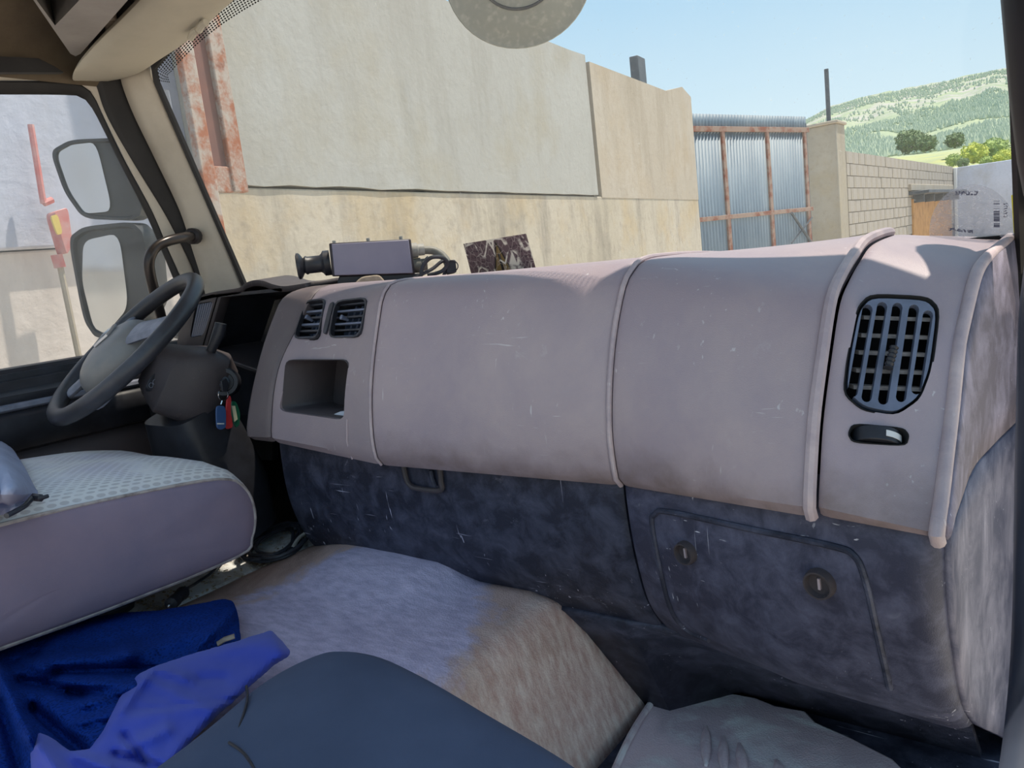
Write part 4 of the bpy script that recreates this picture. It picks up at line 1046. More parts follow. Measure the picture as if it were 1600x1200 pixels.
# rubber mat
mp = [(1013, 1100), (1022, 1084), (1042, 1072), (1110, 1077), (1180, 1089), (1212, 1102), (1258, 1110), (1275, 1128), (1330, 1152), (1395, 1185), (1450, 1240), (1500, 1400), (800, 1400), (905, 1280), (960, 1205)]
fm = thing('foot_mat', P(1150, 1130, Z=-.845), 'grey rubber foot mat with oval ribs in the passenger footwell', 'mat')
v, f = prism([P(x, y, Z=-.836) for x, y in mp], (0, 0, -.012)); mk('mat_sheet', v, f, M['footmat'], fm, smooth=False, bevel=.004)
for (xa, ya), (xb, yb) in (((1103, 1135), (1103, 1196)), ((1130, 1150), (1131, 1210)), ((1155, 1162), (1163, 1215)), ((1213, 1188), (1225, 1225)), ((1080, 1225), (1078, 1280))):
    a, b = P(xa, ya, Z=-.834), P(xb, yb, Z=-.834); path = [a + (b - a) * t for t in np.linspace(0, 1, 9)]
    v, f = tubev(path, [.009 * max(.15, math.sin(math.pi * t)) ** .6 for t in np.linspace(0, 1, 9)], 10); mk('rib', v, f, M['footmat'], fm)
tube('mat_edge', [P(x, y, Z=-.832) for x, y in crom([(1040, 1074), (1018, 1098), (985, 1150), (955, 1215)], 4)], .006, M['footmat'], fm, 8)

# ================================================================== SEATS
S = [(.06, -.300), (.40, -.306), (.597, -.322), (.765, -.345), (.815, -.378), (.828, -.43), (.812, -.479), (.775, -.503), (.528, -.499), (.30, -.485), (.06, -.47)]
S = crom(S, 4, True); SX = -1.33
def grow(poly, g, crown=0.):
    p = np.array(poly); t = np.roll(p, -1, 0) - np.roll(p, 1, 0); t /= np.linalg.norm(t, axis=1)[:, None]; nn = np.c_[t[:, 1], -t[:, 0]]
    c = p.mean(0); s = np.sign(np.sum(nn * (p - c), axis=1))[:, None]; q = p + nn * s * g
    q[:, 1] += crown * np.clip((q[:, 1] + .42) / .1, 0, 1); return q
ds = thing('driver_seat', (-1.6, .4, -.85), 'driver seat with pale dashed fabric cushion and plum-grey side', 'seat')
rg = []
for X, g, cr_ in ((SX, 0, 0), (SX - .012, .010, .002), (SX - .035, .016, .006), (SX - .09, .016, .016), (SX - .18, .012, .024), (SX - .27, .010, .024), (SX - .37, .012, .026), (SX - .46, .012, .02), (SX - .50, .004, .008), (SX - .52, -.01, 0)):
    rg.append([np.array([X, q[0], q[1]]) for q in grow(S, g, cr_)])
v, f = loft(rg); mk('cushion', v, f, M['seat'], ds)
c = np.mean(np.array(S), axis=0); rg = []
for k, dx in ((1.0, .001), (.985, .005), (.9, .012), (.6, .018), (.25, .02)):
    rg.append([np.array([SX + dx + .003 * fbm((q[0] * 8, q[1] * 8, 1)), *(c + (np.array(q) - c) * k)]) for q in S])
v, f = loft(rg); mk('side_panel', v, f, M['navy_side'], ds)
tube('piping', [np.array([SX + .003, q[0], q[1]]) for q in S], .0035, M['pipe'], ds, 6, closed=True)
v, f = boxv((-1.64, .40, -.545), (.30, .5, .09)); mk('base', v, f, M['blackp'], ds, smooth=False, bevel=.02)
rg = []
for z, y, w, t in ((-.34, .03, .22, .06), (-.25, .02, .25, .075), (0, -.05, .26, .075), (.25, -.12, .24, .07), (.42, -.17, .19, .055), (.47, -.19, .13, .03)):
    rg.append([np.array([-1.6 + w * np.sign(math.cos(a)) * abs(math.cos(a)) ** .5, y + t * np.sign(math.sin(a)) * abs(math.sin(a)) ** .6, z]) for a in np.linspace(0, 2 * math.pi, 28, endpoint=False)])
v, f = loft(rg); mk('backrest', v, f, M['seat'], ds)
# passenger seat
pl = [(-.70, -.12), (-.730, .15), (-.758, .34), (-.785, .44), (-.787, .50), (-.762, .553), (-.70, .572), (-.61, .563), (-.497, .540), (-.363, .510), (-.27, .47), (-.235, .38), (-.22, .1), (-.22, -.12)]
pl = crom(pl, 5, True); pcn = np.mean(np.array(pl), axis=0)
def pgrow(g): 
    p = np.array(pl); t = np.roll(p, -1, 0) - np.roll(p, 1, 0); t /= np.linalg.norm(t, axis=1)[:, None] + 1e-9; nn = np.c_[t[:, 1], -t[:, 0]]
    s = np.sign(np.sum(nn * (p - pcn), axis=1))[:, None]; return p + nn * s * g
ps_ = thing('passenger_seat', (-.5, .2, -.85), 'dark blue-black cloth passenger seat cushion in the foreground', 'seat')
rg = [[np.array([q[0], q[1], z]) for q in pgrow(g)] for g, z in ((-.03, -.572), (0, -.560), (.002, -.52), (0, -.475), (-.012, -.453), (-.030, -.443))]
for kk, z in ((.80, -.438), (.45, -.436), (.1, -.436)): rg.append([np.array([*(pcn + (np.array(q) - pcn) * kk), z]) for q in pgrow(-.03)])
v, f = loft(rg); mk('cushion', v, f, M['black_seat'], ps_)
v, f = boxv((-.45, .12, -.71), (.36, .4, .28)); mk('base', v, f, M['blackp'], ps_, smooth=False, bevel=.02)
tube('seam', [P(x, y, Z=-.4395) for x, y in crom([(385, 1072), (386, 1095), (376, 1130), (362, 1158), (300, 1215)], 5)], .0016, M['blackp'], ps_, 6)
tube('seam', [P(x, y, Z=-.4365) for x, y in crom([(358, 1160), (382, 1178), (402, 1210)], 5)], .0016, M['blackp'], ps_, 6)

# ================================================================== JACKET, CLOTH
def ridge(px, py, items):
    h = 0
    for (x0, y0), (x1, y1), a, w in items:
        d = np.array([x1 - x0, y1 - y0], float); L = d @ d; t = max(0, min(1, ((px - x0) * d[0] + (py - y0) * d[1]) / L))
        q = math.hypot(px - x0 - d[0] * t, py - y0 - d[1] * t); h += a * math.exp(-(q / w) ** 2)
    return h
def cloth(name, poly, z0, items, mat, parent, step=9, edge=.018, ew=16, th=.004, nz=.004, ns=.03):
    v2, f, P2 = cdt(poly, step); v = []
    for q in v2:
        de = np.min(np.linalg.norm(P2 - q, axis=1)); z = (z0(q[0], q[1]) if callable(z0) else z0)
        z += ridge(q[0], q[1], items) + nz * fbm((q[0] * ns, q[1] * ns, 3), 1, 4) - edge * math.exp(-(de / ew) ** 2)
        v.append(P(q[0], q[1], Z=z))
    return mk(name, v, f, mat, parent, True, solid=th, sub=1)
jk = thing('jacket', P(200, 1080, Z=-.575), 'crumpled navy work jacket lying between the two seats', 'jacket')
JZ = lambda x, y: -.535 + .05 * max(0, min(1, (y - 950) / 250))
out_l = [(-60, 1010), (0, 1000), (60, 982), (130, 964), (190, 956), (250, 952), (300, 944), (350, 934), (365, 938), (372, 955), (378, 1000), (360, 1030), (300, 1060), (250, 1120), (200, 1210), (140, 1260), (-60, 1260)]
cloth('mesh_lining', out_l, JZ, [((70, 1034), (200, 1022), .020, 14), ((200, 1022), (330, 985), .018, 16), ((90, 1000), (330, 952), .010, 18), ((300, 1022), (368, 952), .014, 6), ((352, 990), (372, 962), -.010, 6),
      ((80, 1052), (260, 1046), -.016, 7), ((100, 1066), (215, 1068), .020, 9), ((110, 1080), (200, 1092), -.012, 6), ((30, 1064), (130, 1085), -.024, 9), ((40, 1030), (75, 1050), .014, 8),
      ((50, 1110), (130, 1178), -.034, 12), ((0, 1050), (45, 1150), .030, 13), ((45, 1150), (85, 1240), .028, 10), ((130, 1100), (230, 1070), .016, 9), ((125, 1128), (190, 1112), .014, 7), ((0, 1100), (30, 1200), -.020, 9), ((10, 1040), (60, 1020), -.012, 7)], M['jackmesh'], jk, 6.5, .012, 9)
out_s = [(424, 983), (440, 998), (456, 1018), (452, 1027), (430, 1040), (390, 1075), (340, 1120), (300, 1160), (262, 1210), (200, 1260), (50, 1260), (45, 1170), (60, 1142), (80, 1150), (110, 1172), (140, 1168), (160, 1140), (185, 1090), (215, 1052), (240, 1040), (300, 1020), (360, 1003)]
cloth('sleeve', out_s, lambda x, y: JZ(x, y) + .022, [((240, 1042), (300, 1062), .010, 8), ((300, 1062), (350, 1060), -.008, 8), ((150, 1130), (390, 1090), .006, 14), ((180, 1180), (250, 1200), -.016, 7), ((195, 1150), (230, 1195), -.014, 6), ((120, 1180), (170, 1200), .012, 9),
      ((330, 1000), (430, 1010), .012, 20), ((60, 1165), (110, 1230), .018, 14), ((200, 1170), (260, 1140), .01, 10), ((210, 1110), (370, 1092), -.006, 3.5), ((225, 1060), (330, 1110), .006, 10), ((240, 1042), (190, 1110), .010, 7)], M['jacksleeve'], jk, 6.5, .014, 6, nz=.002)
v2, f2, _ = cdt([(338, 1003), (350, 995), (366, 990), (367, 996), (352, 1001), (340, 1008)], 4)
mk('copper_tape', [P(q[0], q[1], Z=JZ(q[0], q[1]) + .012) for q in v2], f2, M['putty'], jk, solid=.002)
gc = thing('folded_cloth', P(0, 780, Z=-.30), 'pale blue-grey cloth with dark hem on the driver seat', 'cloth')
gp_ = [(-90, 680), (-40, 680), (0, 690), (18, 703), (34, 728), (48, 758), (57, 775), (44, 784), (20, 798), (-90, 825)]
cloth('fabric', gp_, lambda x, y: -.235, [((-40, 720), (20, 740), .012, 30), ((-40, 786), (40, 782), -.012, 7)], M['greycloth'], gc, 7, .045, 16, .006, .006, .04)
tube('dark_hem', [P(x, y, Z=-.268) for x, y in crom([(10, 806), (35, 793), (46, 783), (52, 777), (64, 778), (75, 775)], 4)], [.004] * 12 + [.006] * 5 + [.003] * 4, M['cable'], gc, 8)

# ================================================================== STEERING
sn = np.array([-.14, -math.cos(math.radians(52)), math.sin(math.radians(52))]); sn /= np.linalg.norm(sn)
su = np.cross([0, 0, 1.], sn); su /= np.linalg.norm(su)
if su[0] < 0: su = -su
sv = np.cross(sn, su)
if sv[1] < 0: sv = -sv          # fore
SCN = P(198, 540, X=-1.72); SR = .204
sw = thing('steering_wheel', SCN - np.array([0, 0, .15]), 'black steering wheel with grey hub pad on the driver side', 'steering wheel')
def swp(a, r, h=0): return SCN + r * (math.cos(a) * su + math.sin(a) * sv) + sn * h
tube('rim', [swp(a, SR) for a in np.linspace(0, 2 * math.pi, 64, endpoint=False)], .0185, M['wheelrim'], sw, 14, closed=True)
rg = []
for k in np.linspace(0, 1, 9):
    r = math.cos(k * math.pi / 2) ** .7 if k < 1 else .02; h = .050 * math.sin(k * math.pi / 2) - .006
    row = []
    for a in np.linspace(0, 2 * math.pi, 36, endpoint=False):
        ru = .078 * (1 + .06 * math.cos(2 * a)); rv = .112 if math.sin(a) < 0 else .088
        row.append(SCN - sv * .018 + su * (math.cos(a) * ru * r) + sv * (math.sin(a) * rv * r) + sn * h)
    rg.append(row)
base_ = [p - sn * .03 for p in rg[0]]
v, f = loft([base_] + rg); mk('hub_pad', v, f, M['wheelpad'], sw)
for a, w, dh in ((.35, .034, 0), (math.pi - .35, .034, 0), (-.85, .02, -.03), (math.pi + .85, .024, -.01)):
    rg = []
    for t in np.linspace(0, 1, 7):
        r = .05 + (SR - .05) * t; ww = w * (1.25 - .9 * t + .65 * t * t); c0 = swp(a, r, .018 - .02 * t + dh * math.sin(math.pi * (.25 + .6 * t))); tg = -math.sin(a) * su + math.cos(a) * sv; th = .010
        rg.append([c0 + tg * ww + sn * 0, c0 + tg * ww * .7 + sn * th, c0 - tg * ww * .7 + sn * th, c0 - tg * ww, c0 - tg * ww * .7 - sn * th, c0 + tg * ww * .7 - sn * th])
    v, f = loft(rg); mk('spoke', v, f, M['spoke'], sw, sub=1)
ec = SCN - sv * .012 + sn * .0465; dm = [ec + sv * .030, ec + su * .016, ec - sv * .030, ec - su * .016]
v, f = tubev([dm[0], (dm[0] + dm[1]) / 2, dm[1], (dm[1] + dm[2]) / 2, dm[2], (dm[2] + dm[3]) / 2, dm[3], (dm[3] + dm[0]) / 2], .0042, 6, True); mk('diamond_badge', v, f, M['silver'], sw)
# column
sc_ = thing('steering_column', P(300, 690, X=-1.66), 'dark steering column shroud with ignition lock and stalk', 'steering column')
def rrect(c, ex, ey, hx, hy, n=32, p=4.5):
    out = []
    for a in np.linspace(0, 2 * math.pi, n, endpoint=False):
        ca, sa = math.cos(a), math.sin(a); out.append(c + ex * hx * np.sign(ca) * abs(ca) ** (2 / p) + ey * hy * np.sign(sa) * abs(sa) ** (2 / p))
    return out
A = [SCN - sn * .055, SCN - sn * .075, P(262, 590, X=-1.68), P(300, 597, X=-1.66), P(335, 610, X=-1.65), P(352, 620, X=-1.645)]
ey_ = [sv] * 6; hx = [.05, .08, .100, .108, .108, .085]; hy = [.045, .06, .078, .088, .092, .070]
ax_ = A[4] - A[1]; ax_ /= np.linalg.norm(ax_); ex_ = np.cross(ax_, [0, 0, 1.]); ex_ /= np.linalg.norm(ex_)
if ex_[0] < 0: ex_ = -ex_
eyy = np.cross(ex_, ax_)
v, f = loft([rrect(c, ex_, eyy, a, b) for c, a, b in zip(A, hx, hy)]); mk('shroud', v, f, M['column'], sc_, bevel=.006)
v, f = loft([rrect(c, np.array([1., 0, 0]), np.array([0, 1., .3]), a, b) for c, a, b in ((P(290, 640, X=-1.66), .09, .07), (P(310, 690, X=-1.66), .10, .08), (P(345, 760, X=-1.66), .11, .08), (P(360, 830, X=-1.66), .11, .08))]); mk('lower_cover', v, f, M['blackp'], sc_)
XR = -1.545
ig = P(350, 597, X=XR - .012); ni = np.array([.80, -.58, .12]); ni /= np.linalg.norm(ni)
lk = mk('ignition_lock', *lathe(ig, ni, [(.034, -.05), (.034, .006), (.030, .012), (.022, .012), (.020, .002), (.0001, .002)], 24), M['blackp'], sc_)
mk('key_barrel', *lathe(ig + ni * .002, ni, [(.013, 0), (.013, .010), (.010, .012), (.0001, .012)], 16), M['steel'], lk)
tube('stalk', [P(x, y, X=X) for x, y, X in ((316, 578, -1.60), (324, 560, -1.585), (334, 538, -1.57), (342, 520, -1.56), (345, 505, -1.555))], [.010, .0095, .011, .0145, .0125], M['blackp'], sc_, 10, per=0)
mk('stalk_boot', *lathe(P(314, 577, X=-1.60), np.array([.6, -.6, .5]), [(.022, -.015), (.020, .004), (.012, .012), (.0001, .012)], 16), M['blackp'], sc_)
so = rounded([(226, 606), (236, 586), (258, 574), (271, 584), (262, 602), (240, 613)], .3)
v, f = prism([P(x, y, X=-1.63) for x, y in so], (-.05, .02, -.02)); sp_ = mk('switch_pod', v, f, M['blackp'], sc_, bevel=.004)
for x, y in ((236, 602), (242, 597), (248, 592), (254, 587)): mk('button_ring', *tubev([P(x + 3.2 * math.cos(a), y + 4.0 * math.sin(a), X=-1.627) for a in np.linspace(0, 2 * math.pi, 10, endpoint=False)], .0007, 5, True), M['spoke'], sp_)
# keys
kr = thing('key_ring', P(350, 675, X=XR), 'bunch of keys with coloured tags hanging from the ignition', 'keys')
mk('ring', *tubev([P(349 + 7.5 * math.cos(a), 617 + 9 * math.sin(a), X=XR + .012) for a in np.linspace(0, 2 * math.pi, 20, endpoint=False)], .0012, 6, True), M['chrome'], kr)
v, f = prism([P(x, y, X=XR + .01) for x, y in ((343, 595), (351, 590), (356, 600), (354, 612), (345, 612))], (.006, 0, 0)); mk('key_head', v, f, M['blackp'], kr, bevel=.002)
tube('chain', [P(347, 626, X=XR + .014), P(345, 632, X=XR + .014)], .002, M['chrome'], kr, 6)
def ktag(name, pts, mat, inner=None, im=None, dx=0):
    v, f = prism([P(x, y, X=XR + .012 + dx) for x, y in rounded(pts, .3)], (.004, 0, 0)); o = mk(name, v, f, M[mat], kr, bevel=.001)
    if inner:
        v, f = prism([P(x, y, X=XR + .0165 + dx) for x, y in inner], (.001, 0, 0)); mk('label_window', v, f, M[im], o, smooth=False)
ktag('red_tag', [(354, 617), (360, 619), (361, 650), (363, 668), (352, 671), (350, 655)], 'tagred', dx=-.004)
ktag('green_tag', [(360, 626), (368, 628), (374, 645), (373, 664), (367, 669), (360, 648)], 'taggreen', [(362, 634), (367, 634), (371, 655), (366, 659)], 'cream', -.002)
ktag('blue_tag', [(336, 634), (349, 634), (352, 642), (352, 668), (344, 672), (337, 668)], 'tagblue', [(339, 661), (350, 661), (350, 663), (339, 663)], 'white', .004)

# ================================================================== CAB FITTINGS
gh = thing('grab_handle', P(255, 500, X=-2.0), 'dark tubular grab handle on the driver side pillar', 'handle')
tube('bar', [P(x, y, X=X) for x, y, X in ((300, 369, -1.985), (282, 372, -1.96), (262, 377, -1.95), (244, 386, -1.95), (235, 400, -1.95), (233, 418, -1.955), (239, 448, -1.965), (247, 478, -1.98), (256, 512, -2.0))], .0135, M['steelb'], gh, 12, per=5)
mk('flange', *lathe(P(299, 369, X=-1.985), np.array([.5, -.8, 0]), [(.022, -.02), (.022, 0), (.016, .006), (.0001, .006)], 14), M['pillar_dark'], gh)
# sun visor
vs = thing('sun_visor', (-1.75, 1.05, .54), 'beige sun visor folded up above the driver windscreen', 'visor')
fr = crom([(122, 130), (150, 133), (190, 128), (222, 118), (246, 102), (285, 77), (320, 50), (350, 22), (385, -8), (440, -55)], 4)
rr_ = crom([(111, 121), (114, 112), (122, 100), (138, 80), (160, 56), (185, 31), (212, 3), (240, -26), (270, -58), (310, -100)], 4)
rg = []
nfr = len(fr); Fp = resample(fr, 30); Rp = resample(rr_, 30)
for i in range(30):
    a = P(Fp[i][0], Fp[i][1], Y=1.09 + .05 * min(1, i / 12)); b = P(Rp[i][0], Rp[i][1], Y=.955); m = (a + b) / 2
    dn = np.array([.01, -.02, -.014]) * (1 if 0 < i < 29 else .3)
    row = [a, a * .75 + b * .25 + dn * .8, m + dn, a * .25 + b * .75 + dn * .9, b, b + np.array([0, .02, .03]), m + np.array([0, .03, .05]), a + np.array([0, .01, .03])]
    rg.append(row)
v, f = loft(rg); mk('visor_board', v, f, M['visor'], vs, sub=1)
for x, y in ((303, 50), (316, 38)):
    mk('hinge', *tubev([P(x - 6, y + 10, Y=1.10), P(x, y, Y=1.10), P(x + 6, y - 3, Y=1.10)], .008, 8), M['visor'], vs)
# overhead console
oc = thing('overhead_console', P(118, 60, Z=.6), 'grey overhead console with open bay above the driver', 'console')
cp = [(118, 88), (110, 84), (52, 0), (10, -62), (150, -110), (260, -75), (200, 0), (126, 84)]
v, f = prism([P(x, y, Z=.605) for x, y in cp], (0, 0, .09)); bd = mk('body', v, f, M['console'], oc, smooth=False)
bay = [P(x, y, Z=.605) for x, y in ((57, 0), (86, 40), (130, -6), (98, -62), (30, -40))]
k = len(bay); cut(bd, [q + np.array([0, 0, -.03]) for q in bay] + [q + np.array([0, 0, .07]) for q in bay], [tuple(range(k))[::-1], tuple(range(k, 2 * k))] + [(i, (i + 1) % k, k + (i + 1) % k, k + i) for i in range(k)])
v, f = loft([bay, [q + np.array([0, 0, .066]) for q in bay]], True, False); f.append(tuple(range(k, 2 * k))); mk('bay_liner', v, f, M['void'], oc, smooth=False)
v, f = prism([P(x, y, Z=.615) for x, y in ((86, 41), (96, 50), (140, 0), (128, -4))], (0, 0, .02)); mk('bay_bar', v, f, M['blackp'], oc, smooth=False, bevel=.003)
mk('connector', *lathe(P(95, 2, Z=.66), np.array([0, -.3, -1.]), [(.02, -.02), (.02, .01), (.014, .014), (.0001, .014)], 12), M['gland'], oc)
v, f = prism([P(x, y, Z=.64) for x, y in ((205, 8), (128, 88), (118, 102), (100, 112), (112, 122), (135, 100), (215, 15))], (0, 0, .02)); mk('gap_shadow_strip', v, f, M['rubber'], oc, smooth=False)
v, f = prism([P(x, y, Z=.632) for x, y in ((168, 35), (176, 28), (184, 32), (172, 50), (166, 54))], (0, 0, .02)); mk('clip', v, f, M['putty'], oc, smooth=False, bevel=.003)

# ================================================================== THINGS ON THE DASH
cb = thing('camera_box', P(580, 438, Y=1.15), 'slate grey metal box with black eyepiece on the dashboard', 'box')
a = P(513, 381, Y=1.13); b = P(644, 373, Y=1.27); xax = b - a; xax[2] = 0; wbx = np.linalg.norm(xax); xax /= wbx; nb = np.array([xax[1], -xax[0], 0])
if nb[1] > 0: nb = -nb
def bp(x, y, off=0): return Pp(x, y, a, nb) + nb * off
fc_ = [bp(514, 380), bp(642, 373), bp(649, 428), bp(519, 432)]
v, f = prism(fc_, -nb * .07); mk('case', v, f, M['boxside'], cb, smooth=False, bevel=.003)
c = np.mean(fc_, axis=0); v, f = prism([c + (q - c) * .94 + nb * .003 for q in fc_], -nb * .006); mk('face_plate', v, f, M['boxface'], cb, smooth=False, bevel=.0015)
for x, y in ((522, 378), (576, 374), (628, 371)): mk('screw', *lathe(bp(x, y, -.03), np.array([0, 0, 1.]), [(.004, -.004), (.004, .004), (.0001, .005)], 8), M['gland'], cb)
el = bp(513, 410, -.045); er = -xax; 
ep = mk('eyepiece', *lathe(el, er, [(.028, -.004), (.028, .010), (.022, .014), (.019, .018), (.019, .045), (.0205, .047), (.0205, .050), (.0165, .054), (.026, .060), (.029, .063), (.029, .068), (.024, .070), (.0001, .066)], 24), M['blackp'], cb)
mk('gland', *lathe(bp(646, 391, -.035), xax, [(.017, -.01), (.017, .012), (.013, .014), (.013, .028), (.0001, .028)], 12), M['gland'], cb)
mk('gland', *lathe(bp(649, 415, -.035), xax, [(.017, -.01), (.017, .016), (.014, .018), (.014, .030), (.0001, .03)], 12), M['cableg'], cb)
v, f = prism([bp(x, y, -.01) for x, y in ((530, 431), (655, 426), (662, 440), (526, 446))], -nb * .06); mk('stand', v, f, M['blackp'], cb, smooth=False, bevel=.003)
v, f = prism([bp(x, y, .012) for x, y in rounded([(556, 440), (566, 432), (592, 429), (602, 440), (600, 448), (556, 448)], .3)], -nb * .03); o = mk('foam_wedge', v, f, M['putty'], cb, bevel=.004)
CBK = lambda x, y, off: bp(x, y, off)
o = tube('conduit', [CBK(664, 390, -.035), CBK(680, 391, -.035), CBK(694, 399, -.03), CBK(702, 412, -.02), CBK(706, 428, -.02)], .0095, M['cableg'], cb, 10, per=5)
lp_ = thing('cable_loops', bp(690, 430, 0), 'tangle of black cables with connector beside the slate box', 'cable')
tube('cable', [CBK(656, 432, .02), CBK(660, 415, .02), CBK(672, 403, .02), CBK(690, 403, .015), CBK(698, 412, .01), CBK(690, 424, 0), CBK(668, 430, 0)], .0045, M['cable'], lp_, 8, per=6)
tube('cable', [CBK(640, 438, .02), CBK(655, 430, .02), CBK(675, 420, .01), CBK(692, 408, .0), CBK(702, 415, -.01), CBK(694, 430, -.01)], .004, M['cable'], lp_, 8, per=6)
tube('cable', [CBK(672, 400, -.05), CBK(664, 408, -.03), CBK(660, 420, 0)], .0018, M['cable'], lp_, 6, per=5)
v, f = prism([CBK(x, y, 0) for x, y in rounded([(696, 408), (712, 405), (714, 426), (698, 428)], .2)], -nb * .03); mk('connector', v, f, M['blackp'], lp_, bevel=.002)
tube('strap', [CBK(705 + 10 * math.cos(t), 416 + 9 * math.sin(t), .006) for t in np.linspace(-1.9, 1.9, 12)], .0014, M['cable'], lp_, 6)
def onws(px, py, off=.006):
    p = solve(px, py, lambda X, z: wsY(X, z)); r = ray(px, py); return p - r / np.linalg.norm(r) * off
# warning card on the glass
cv = []; cuv = []; cf = []; N1, N2 = 14, 8
TL, TR, BR, BL = np.array([724, 381.]), np.array([822, 365.]), np.array([842, 436.]), np.array([741, 446.])
for i in range(N1 + 1):
    for j in range(N2 + 1):
        u, w = i / N1, j / N2; q = (TL * (1 - u) + TR * u) * (1 - w) + (BL * (1 - u) + BR * u) * w
        cv.append(onws(q[0], q[1])); cuv.append((u, 1 - w))
for i in range(N1):
    for j in range(N2): a_ = i * (N2 + 1) + j; cf.append((a_, a_ + N2 + 1, a_ + N2 + 2, a_ + 1))
o = mk('warning_sticker', cv, cf, M['card']); uvset(o, lambda vi, co: cuv[vi]); tag(o, 'cracked brown warning sticker with yellow triangle on the windscreen', 'sticker')
# round sticker
v = [onws(1520, 366, .008)]; uvl = [(.5, .0)]
for rk in (.5, 1.0):
    for t in np.linspace(0, 2 * math.pi, 40, endpoint=False):
        x, y = 1520 + 68 * rk * math.cos(t), 362 + 74 * rk * math.sin(t); v.append(onws(x, y, .008)); uvl.append((.5 + .5 * rk * math.cos(t), -rk * math.sin(t)))
f = [(0, 1 + i, 1 + (i + 1) % 40) for i in range(40)] + [(1 + i, 41 + i, 41 + (i + 1) % 40, 1 + (i + 1) % 40) for i in range(40)]
o = mk('inspection_sticker', v, f, M['stick']); uvset(o, lambda vi, co: uvl[vi]); tag(o, 'round clear inspection sticker with barcode low on the windscreen', 'sticker')
v, f = prism([onws(x, y, .010) for x, y in ((1580, 305), (1593, 303), (1597, 362), (1584, 364))], (0, -.001, 0)); o = mk('yellow_sticker', v, f, M['yellow'], None, False); tag(o, 'yellow sticker at the lower right corner of the windscreen', 'sticker')

# ================================================================== MIRRORS
dm_ = thing('door_mirror', P(190, 540, X=-2.4), 'double driver door mirror outside the side window', 'mirror')
def mirror_unit(outl, glass, XA, depth):
    o2 = rounded(outl, .28, 4); c = np.mean(np.array(o2), axis=0)
    nv = np.array([.42, -.90, 0]); nv /= np.linalg.norm(nv); A_ = [Pp(x, y, P(c[0], c[1], X=XA), nv) for x, y in o2]
    c3 = np.mean(A_, axis=0)
    # turn the outline into a plate that faces the driver
    r0 = A_; r1 = [c3 + (q - c3) * 1.0 - nv * depth * .5 for q in A_]; r2 = [c3 + (q - c3) * .82 - nv * depth for q in A_]; r3 = [c3 + (q - c3) * .4 - nv * depth * 1.15 for q in A_]
    inn = [c3 + (q - c3) * .93 + nv * .0 for q in A_]; inn2 = [c3 + (q - c3) * .90 - nv * .012 for q in A_]
    v, f = loft([inn2, inn, r0, r1, r2, r3]); hs = mk('housing', v, f, M['mirrorh'], dm_)
    g2 = [Pp(x, y, c3 - nv * .006, nv) for x, y in rounded(glass, .25, 4)]
    v, f = prism(g2, -nv * .004); mk('mirror_glass', v, f, M['mirror'], hs, smooth=False)
mirror_unit([(78, 236), (110, 218), (190, 215), (214, 240), (222, 335), (205, 345), (130, 342), (100, 300)], [(84, 238), (112, 226), (150, 222), (176, 330), (132, 334), (106, 298)], -2.40, .10)
mirror_unit([(106, 372), (130, 354), (205, 346), (225, 365), (236, 480), (215, 520), (150, 530), (130, 500)], [(130, 376), (186, 364), (201, 480), (165, 522), (146, 512), (128, 440)], -2.40, .12)
tube('arm', [P(222, 300, X=-2.42), P(240, 330, X=-2.25), P(246, 340, X=-2.12)], .012, M['mirrorh'], dm_, 8)
tube('arm', [P(228, 500, X=-2.42), P(262, 520, X=-2.25), P(284, 525, X=-2.12)], .012, M['mirrorh'], dm_, 8)
fmr = thing('front_mirror', P(808, 67, Y=1.78), 'grey rounded front mirror hanging outside the windscreen top', 'mirror')
mc = P(808, -52, Y=1.78); nm = -mc / np.linalg.norm(mc); um, wm, nm = frame_of(nm)
rad = 118 / FPX * np.dot(mc, CM[:, 2])
def em(kx, ky, h): return [mc + um * (rad * kx * math.cos(t)) + wm * (rad * ky * np.sign(math.sin(t)) * abs(math.sin(t)) ** .9) + nm * h for t in np.linspace(0, 2 * math.pi, 48, endpoint=False)]
v, f = loft([em(.3, .3, -.10), em(.8, .8, -.07), em(.97, .98, -.02), em(1, 1.0, 0), em(.985, .99, .006), em(.93, .93, .004), em(.8, .80, .012), em(.5, .5, .02), em(.05, .05, .024)]); mk('housing', v, f, M['mirrorh2'], fmr)
v, f = tubev(em(.52, .50, .021), .004, 6, True); mk('rim_line', v, f, M['mirrorh'], fmr)
tube('arm', [mc - nm * .08, mc + np.array([.02, -.05, .18]), mc + np.array([.05, -.25, .25])], .016, M['mirrorh'], fmr, 8)

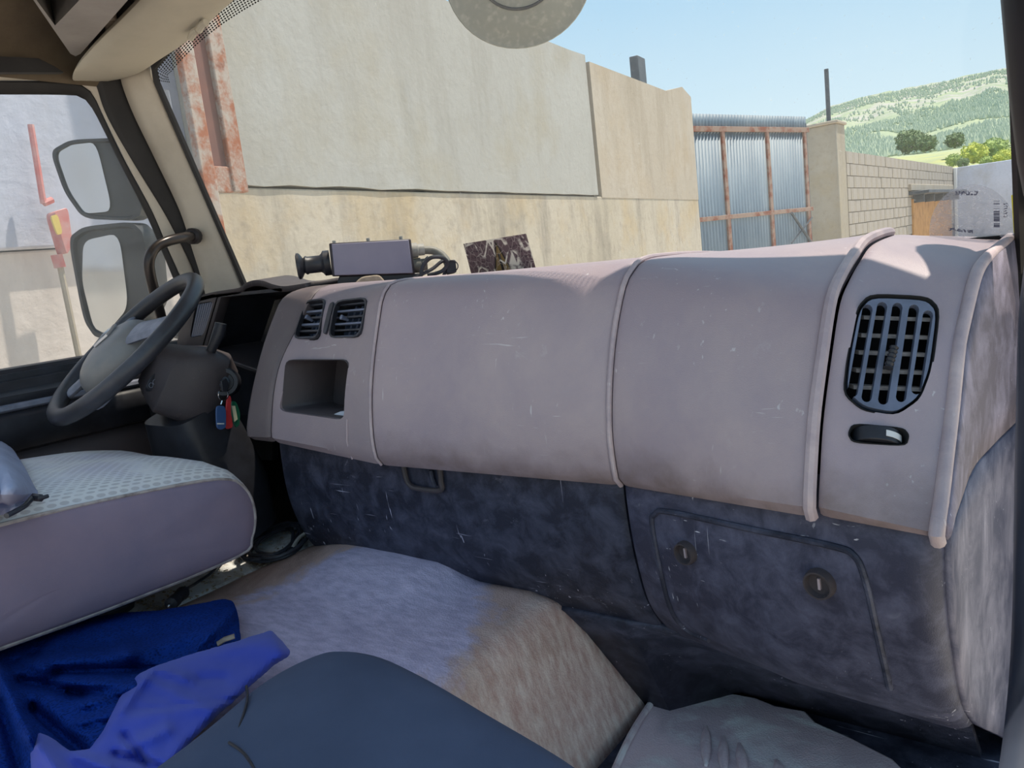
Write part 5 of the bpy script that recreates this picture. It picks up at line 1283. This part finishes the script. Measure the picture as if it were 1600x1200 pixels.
# ================================================================== LOOSE THINGS ON THE FLOOR
cc = thing('coiled_cable', P(430, 870, Z=-.61), 'coil of black cable on the floor beside the driver seat', 'cable')
path = []
for i in range(90):
    t = i / 89 * 2 * math.pi * 4.3; k = .86 + .20 * math.sin(.83 * t) + .07 * math.sin(2.9 * t)
    path.append(P(432 + 7 * math.sin(.6 * t) + 46 * k * math.cos(t) - 8 * math.sin(t), 848 - 10 * k * math.cos(t) + 27 * k * math.sin(t), Z=-.580 + .004 * math.sin(2.3 * t) + .012 * i / 89))
tube('coil', path, .0042, M['cable'], cc, 8)
tube('lead', [P(460, 826, Z=-.575), P(480, 822, Z=-.57), P(500, 832, Z=-.565), P(520, 842, Z=-.56)], .005, M['cable'], cc, 8, per=4)
o = tube('white_cable', [P(458, 855, Z=-.574), P(468, 840, Z=-.572), P(484, 831, Z=-.568), P(505, 828, Z=-.560)], .0045, M['cablew'], None, 8, per=5); tag(o, 'short white cable beside the black cable coil', 'cable')
pg = thing('power_plug', P(275, 945, Z=-.585), 'black power plug with thin lead lying beside the navy jacket', 'plug')
a, b = P(267, 944, Z=-.565), P(290, 922, Z=-.565); d = (b - a) / np.linalg.norm(b - a)
mk('body', *lathe(a, d, [(.0001, -.003), (.008, -.002), (.0125, 0), (.0125, .02), (.011, .022), (.013, .05), (.009, .06), (.0001, .06)], 16), M['blackp'], pg)
mk('tip', *lathe(a - d * .002, -d, [(.004, 0), (.004, .008), (.0001, .010)], 10), M['chrome'], pg)
tube('lead', [b + d * .01, P(305, 912, Z=-.578), P(330, 895, Z=-.582), P(350, 875, Z=-.59), P(372, 858, Z=-.60)], .003, M['cable'], pg, 6, per=5)
dv, dff = [], []
for i in range(240):
    x = random.uniform(195, 470); y = 950 - (x - 195) * .36 + random.uniform(-30, 26); z = -.645 if x < 330 else -.598
    p = P(x, y, Z=-.592 if eng(*P(x, y, Z=-.6)[:2]) < -.63 or P(x, y, Z=-.6)[0] < -1.46 else eng(*P(x, y, Z=-.6)[:2]) + .004)
    L = random.uniform(.002, .010); t = random.uniform(0, 3.14); R_ = np.array([[math.cos(t), -math.sin(t), 0], [math.sin(t), math.cos(t), 0], [0, 0, 1.]])
    v, f = boxv(p, (L, random.uniform(.0012, .004), .0015), R_); k = len(dv); dv += v; dff += [tuple(j + k for j in q) for q in f]
o = mk('floor_debris', dv, dff, M['debris'], None, False); tag(o, 'straw crumbs and grit scattered beside the driver seat', 'debris', kind='stuff')
